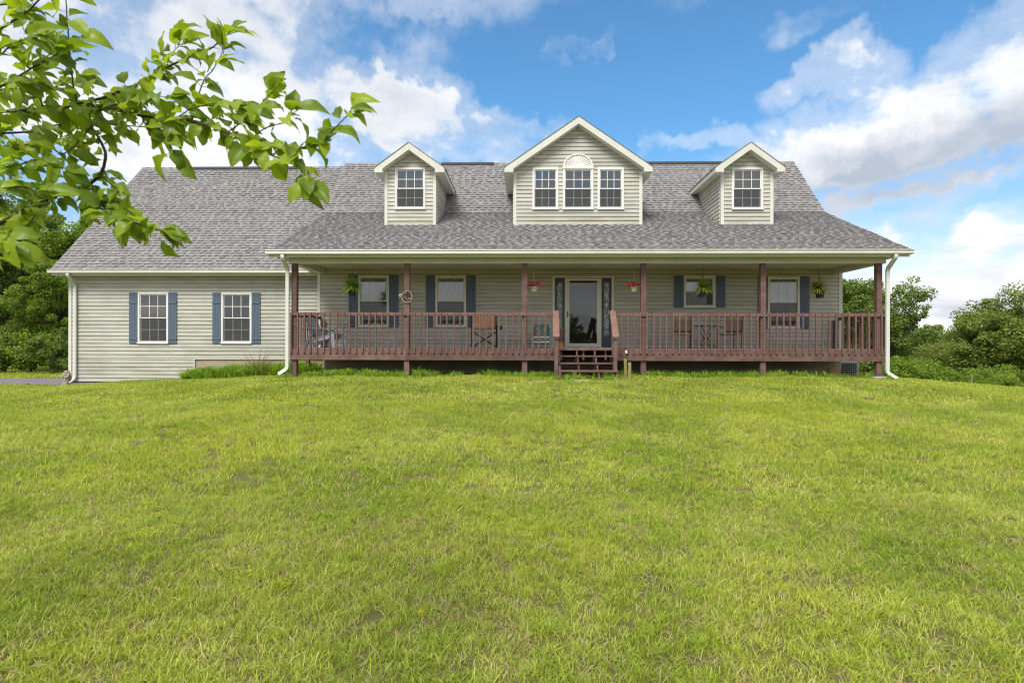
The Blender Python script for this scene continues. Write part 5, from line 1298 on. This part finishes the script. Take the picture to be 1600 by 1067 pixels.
def scatter(name, P, coll_, smin, smax, wide=None):
    """instances of the collection's objects on the points of a mesh"""
    me = bpy.data.meshes.new(name); me.vertices.add(len(P)); me.vertices.foreach_set('co', P.astype(np.float32).ravel()); me.update()
    o = bpy.data.objects.new(name, me); COL.objects.link(o); o['kind'] = 'stuff'
    ng = bpy.data.node_groups.new(name, 'GeometryNodeTree'); ng.interface.new_socket('Geometry', in_out='INPUT', socket_type='NodeSocketGeometry'); ng.interface.new_socket('Geometry', in_out='OUTPUT', socket_type='NodeSocketGeometry')
    T = NT(ng); gi = T.add('NodeGroupInput'); go = T.add('NodeGroupOutput')
    ci = T.add('GeometryNodeCollectionInfo', {'Collection': coll_, 'Separate Children': True, 'Reset Children': True})
    mp = T.add('GeometryNodeMeshToPoints'); T.l.new(gi.outputs[0], mp.inputs[0])
    ip = T.add('GeometryNodeInstanceOnPoints', {'Pick Instance': True}); T.l.new(mp.outputs[0], ip.inputs['Points']); T.l.new(ci.outputs[0], ip.inputs['Instance'])
    rv = T.add('FunctionNodeRandomValue', data_type='FLOAT_VECTOR'); rv.inputs[0].default_value = (-.12, -.12, 0); rv.inputs[1].default_value = (.12, .12, 6.283)
    T.l.new(rv.outputs[0], ip.inputs['Rotation'])
    rsn = T.add('FunctionNodeRandomValue', data_type='FLOAT'); rsn.inputs[2].default_value = smin; rsn.inputs[3].default_value = smax
    T.l.new(rsn.outputs[1], ip.inputs['Scale'])
    T.l.new(ip.outputs[0], go.inputs[0])
    md = o.modifiers.new('scatter', 'NODES'); md.node_group = ng; return o
rs = np.random.RandomState(3)
def pnoise(x, y, s, seed=0.0):
    return (np.sin(x*s+seed+1.3*np.sin(y*s*.7+seed))*np.sin(y*s*1.1+seed*2+1.1*np.sin(x*s*.8)))*.5 + (np.sin(x*s*2.7+seed*3)*np.sin(y*s*3.1+seed))*.3
def lawn_pts(y0, y1, dens, margin=4.2):
    A = (y1-y0)*(2*(0.88*y1+margin)); n = int(A*dens)
    y = rs.uniform(y0, y1, n); x = rs.uniform(-(0.88*y1+margin), .88*y1+margin, n); k = np.abs(x) < .88*y+margin
    x, y = x[k], y[k]
    # not under the house, nor on the driveway
    uu = x*math.cos(YAW)-(y-DIST)*math.sin(YAW); vv = x*math.sin(YAW)+(y-DIST)*math.cos(YAW)
    inh = ((uu > UL) & (uu < UR+.05) & (vv > .45)) | ((uu > UGL) & (uu <= UL+.1) & (vv > VG-.02))
    drv = (x < -12.2) & (y > 17.45+0.10*np.sin(x*1.1)-0.02*(x+13)) & (y < 20.6+0.08*np.sin(x*.9))
    k = ~(inh | drv); return x[k], y[k]
def to3(x, y): return np.stack([x, y, ground(x, y)], 1)
near_c = coll('near_tufts', [tuft(200+i, 30, .060, .042, .0042, GRASS, 1.15) for i in range(6)]+[tuft(206, 22, .05, .066, .0044, GRASS, 1.2)]+[tuft(210+i, 14, .06, .040, .0034, STRAW, 1.6) for i in range(3)])
mid_c = coll('mid_tufts', [tuft(220+i, 24, .07, .060, .0060, GRASS, .8) for i in range(6)]+[tuft(226, 18, .08, .080, .0055, GRASS, 1.0)]+[tuft(230+i, 14, .07, .042, .0055, STRAW, 1.4) for i in range(2)])
far_c = coll('far_tufts', [tuft(240+i, 20, .12, .058, .012, GRASS, .8) for i in range(5)]+[tuft(250, 10, .10, .045, .010, STRAW, 1.4)])
x, y = lawn_pts(0.4, 5.2, 640); nn = pnoise(x, y, 1.7, 2)+pnoise(x, y, 4.1, 5)*.6; k = (nn < .62) | (rs.uniform(size=len(x)) < .45)
scatter('near_grass', to3(x[k], y[k]), near_c, .6, 1.25)
x, y = lawn_pts(5.2, 10.5, 230); nn = pnoise(x, y, 1.1, 4); k = (nn < .62) | (rs.uniform(size=len(x)) < .35)
scatter('middle_grass', to3(x[k], y[k]), mid_c, .65, 1.25)
x, y = lawn_pts(10.5, 19.5, 95, 4.5); scatter('far_grass', to3(x, y), far_c, .7, 1.2)
x, y = lawn_pts(19.5, 30, 14, 5); scatter('outer_grass', to3(x, y), coll('rough_tufts', [tuft(260+i, 24, .25, .10, .02, GRASS, .8) for i in range(3)]), .8, 1.4)
# yellow-green weed mats
ros = coll('weed_mats', [rosette(300+i, 90, .085, CLOVER, 'weed_mat') for i in range(3)])
x, y = lawn_pts(2.2, 13, 60); nn = pnoise(x, y, .9, 7)+.5*pnoise(x, y, 2.6, 1); band = np.exp(-((y-(6.9-.42*x))/.6)**2)*np.exp(-((x-.2)/1.4)**2)*1.2+np.exp(-((y-8.8)/.5)**2)*(np.abs(x+1.2) < 1.6)*.6
k = (nn+band*.7) > (.30+1.0*rs.uniform(size=len(x))); scatter('yellow_weeds', to3(x[k], y[k]), ros, .4, 1.0)
# taller growth at the foot of the deck and of the wing
tall = coll('edge_tufts', [tuft(400+i, 34, .09, .20, .012, BROAD, .9) for i in range(3)]+[tuft(404, 26, .08, .16, .010, GRASS, .9)])
pts = []
for i in range(640):
    u = rs.uniform(PU[0]-.3, PU[5]+.15); v = rs.uniform(-.28, .35)
    if uS0-.1 < u < uS1+.1 and v > -1.0: v = rs.uniform(-1.5, -.9) if rs.uniform() < .5 else v
    f = .5+.5*math.sin(u*2.1)*math.sin(u*.77+1)
    if rs.uniform() > f*.8+.15: continue
    p = H @ Vector((u, v, 0)); pts.append((p.x, p.y, gz(p.x, p.y)-.02))
scatter('deck_edge_weeds', np.array(pts), tall, .6, 1.3)
bed = coll('bed_plants', [tuft(410+i, 60, .18, .44, .030, BROAD, .9) for i in range(4)])
pts = []
ub0, ub1 = U(300, VG, 590), U(458, VG, 590)
for i in range(300):
    u = rs.uniform(ub0, ub1+.9); f = min(1, (u-ub0)/1.2); v = rs.uniform(VG-.75*f-.25, VG-.05)
    p = H @ Vector((u, v, 0)); pts.append((p.x, p.y, gz(p.x, p.y)-.03-(1-f)*.08))
scatter('flower_bed_growth', np.array(pts), bed, .45, 1.1)
WD = [(508, 15.05, .24, 'broad-leaved weed clump between the first two deck posts, nearest the wing'), (545, 15.0, .26, 'dark leafy weed clump under the chair end of the deck'), (600, 15.1, .2, 'low weed clump on the wing side of the second post'),
      (655, 15.0, .32, 'tall weed clump just past the second post'), (905, 14.1, .16, 'leafy weed growing through the middle of the bottom step'), (888, 14.15, .14, 'small weed at the wing side of the bottom step'), (928, 14.1, .15, 'small weed at the far side of the bottom step'),
      (1085, 15.1, .2, 'weed clump under the deck below the patio chairs'), (1248, 15.1, .24, 'weed clump just past the fifth porch post'), (1288, 15.2, .25, 'weed clump at the clay-stained foundation corner')]
for i, (px, D, h_, lb) in enumerate(WD):   # leafy clumps by the deck
    x = at(px, 560, D).x; o = tuft(430+i, 46, .10, h_, .035, BROAD, 1.0, 'leafy_weed'); COL.objects.link(o); o.location = (x, D, gz(x, D)-.02); o.rotation_euler = (0, 0, i)
    tag(o, lb, 'weed', 'weed clumps along the deck')
D = 3.05; p = at(657, 1003, D); p.z = gz(p.x, p.y)
t = thing('dandelion', 'single yellow dandelion flower in the near lawn', 'flower', loc=p)
MB().tube([(0, 0, 0), (.004, 0, .05), (0, 0, .075)], .0015, 5).build('stem', BROAD, t)
q = MB()
for i in range(40):
    a = i*2.4; e = .2+1.1*(i/40); L = .016
    q.bar((0, 0, .075), (L*math.cos(a)*math.cos(e), L*math.sin(a)*math.cos(e), .077+L*.6*math.sin(e)), .004, .001)
q.build('flower_head', mat('dandelion_yellow', (0.75, 0.48, 0.01), .7), t)
# dry ornamental shrub by the wing wall
x, D = at(402, 585, 17.2).x, 17.2
t = thing('dry_shrub', 'half-dead shrub with bare twigs above green leaves against the wing foundation', 'shrub', loc=(x, D, gz(x, D)))
q = MB(); rnd = random.Random(12)
for i in range(46):
    a = rnd.uniform(0, 6.28); r_ = rnd.uniform(.15, .62); h_ = rnd.uniform(.45, .95)-r_*.25
    q.tube([(0, 0, 0), (r_*.35*math.cos(a), r_*.25*math.sin(a), h_*.5), (r_*math.cos(a), r_*.5*math.sin(a), h_)], [.008, .005, .002], 4)
q.build('bare_twigs', STEM, t)
o = tuft(470, 150, .22, .50, .022, BROAD, .9, 'foliage'); COL.objects.link(o); o.parent = t
o = tuft(472, 110, .2, .62, .010, STRAW, .9, 'dry_blades'); COL.objects.link(o); o.parent = t
x, D = at(289, 594, 17.6).x, 17.6
o = tuft(474, 70, .07, .24, .03, BROAD, .8, 'small_shrub'); COL.objects.link(o); o.location = (x, D, gz(x, D)); tag(o, 'tiny dark green shrub standing alone at the foot of the wing wall', 'shrub')

# the 290 longest lengths of siding stay boards of their own, the short offcuts are one joined part
sb = [o for o in bpy.data.objects if o.name.split('.')[0] == 'siding_board']
def span(o):
    xs = [v.co.x for v in o.data.vertices]; ys = [v.co.y for v in o.data.vertices]; return max(xs)-min(xs)+.3*(max(ys)-min(ys))
sb.sort(key=lambda o: -span(o)); q = MB()
for o in sb[290:]:
    b = len(q.v); q.v += [tuple(v.co) for v in o.data.vertices]; q.f += [tuple(b+i for i in p_.vertices) for p_ in o.data.polygons]
    bpy.data.objects.remove(o)
if q.v: q.build('siding_offcuts', SIDING, house, stuff=True)
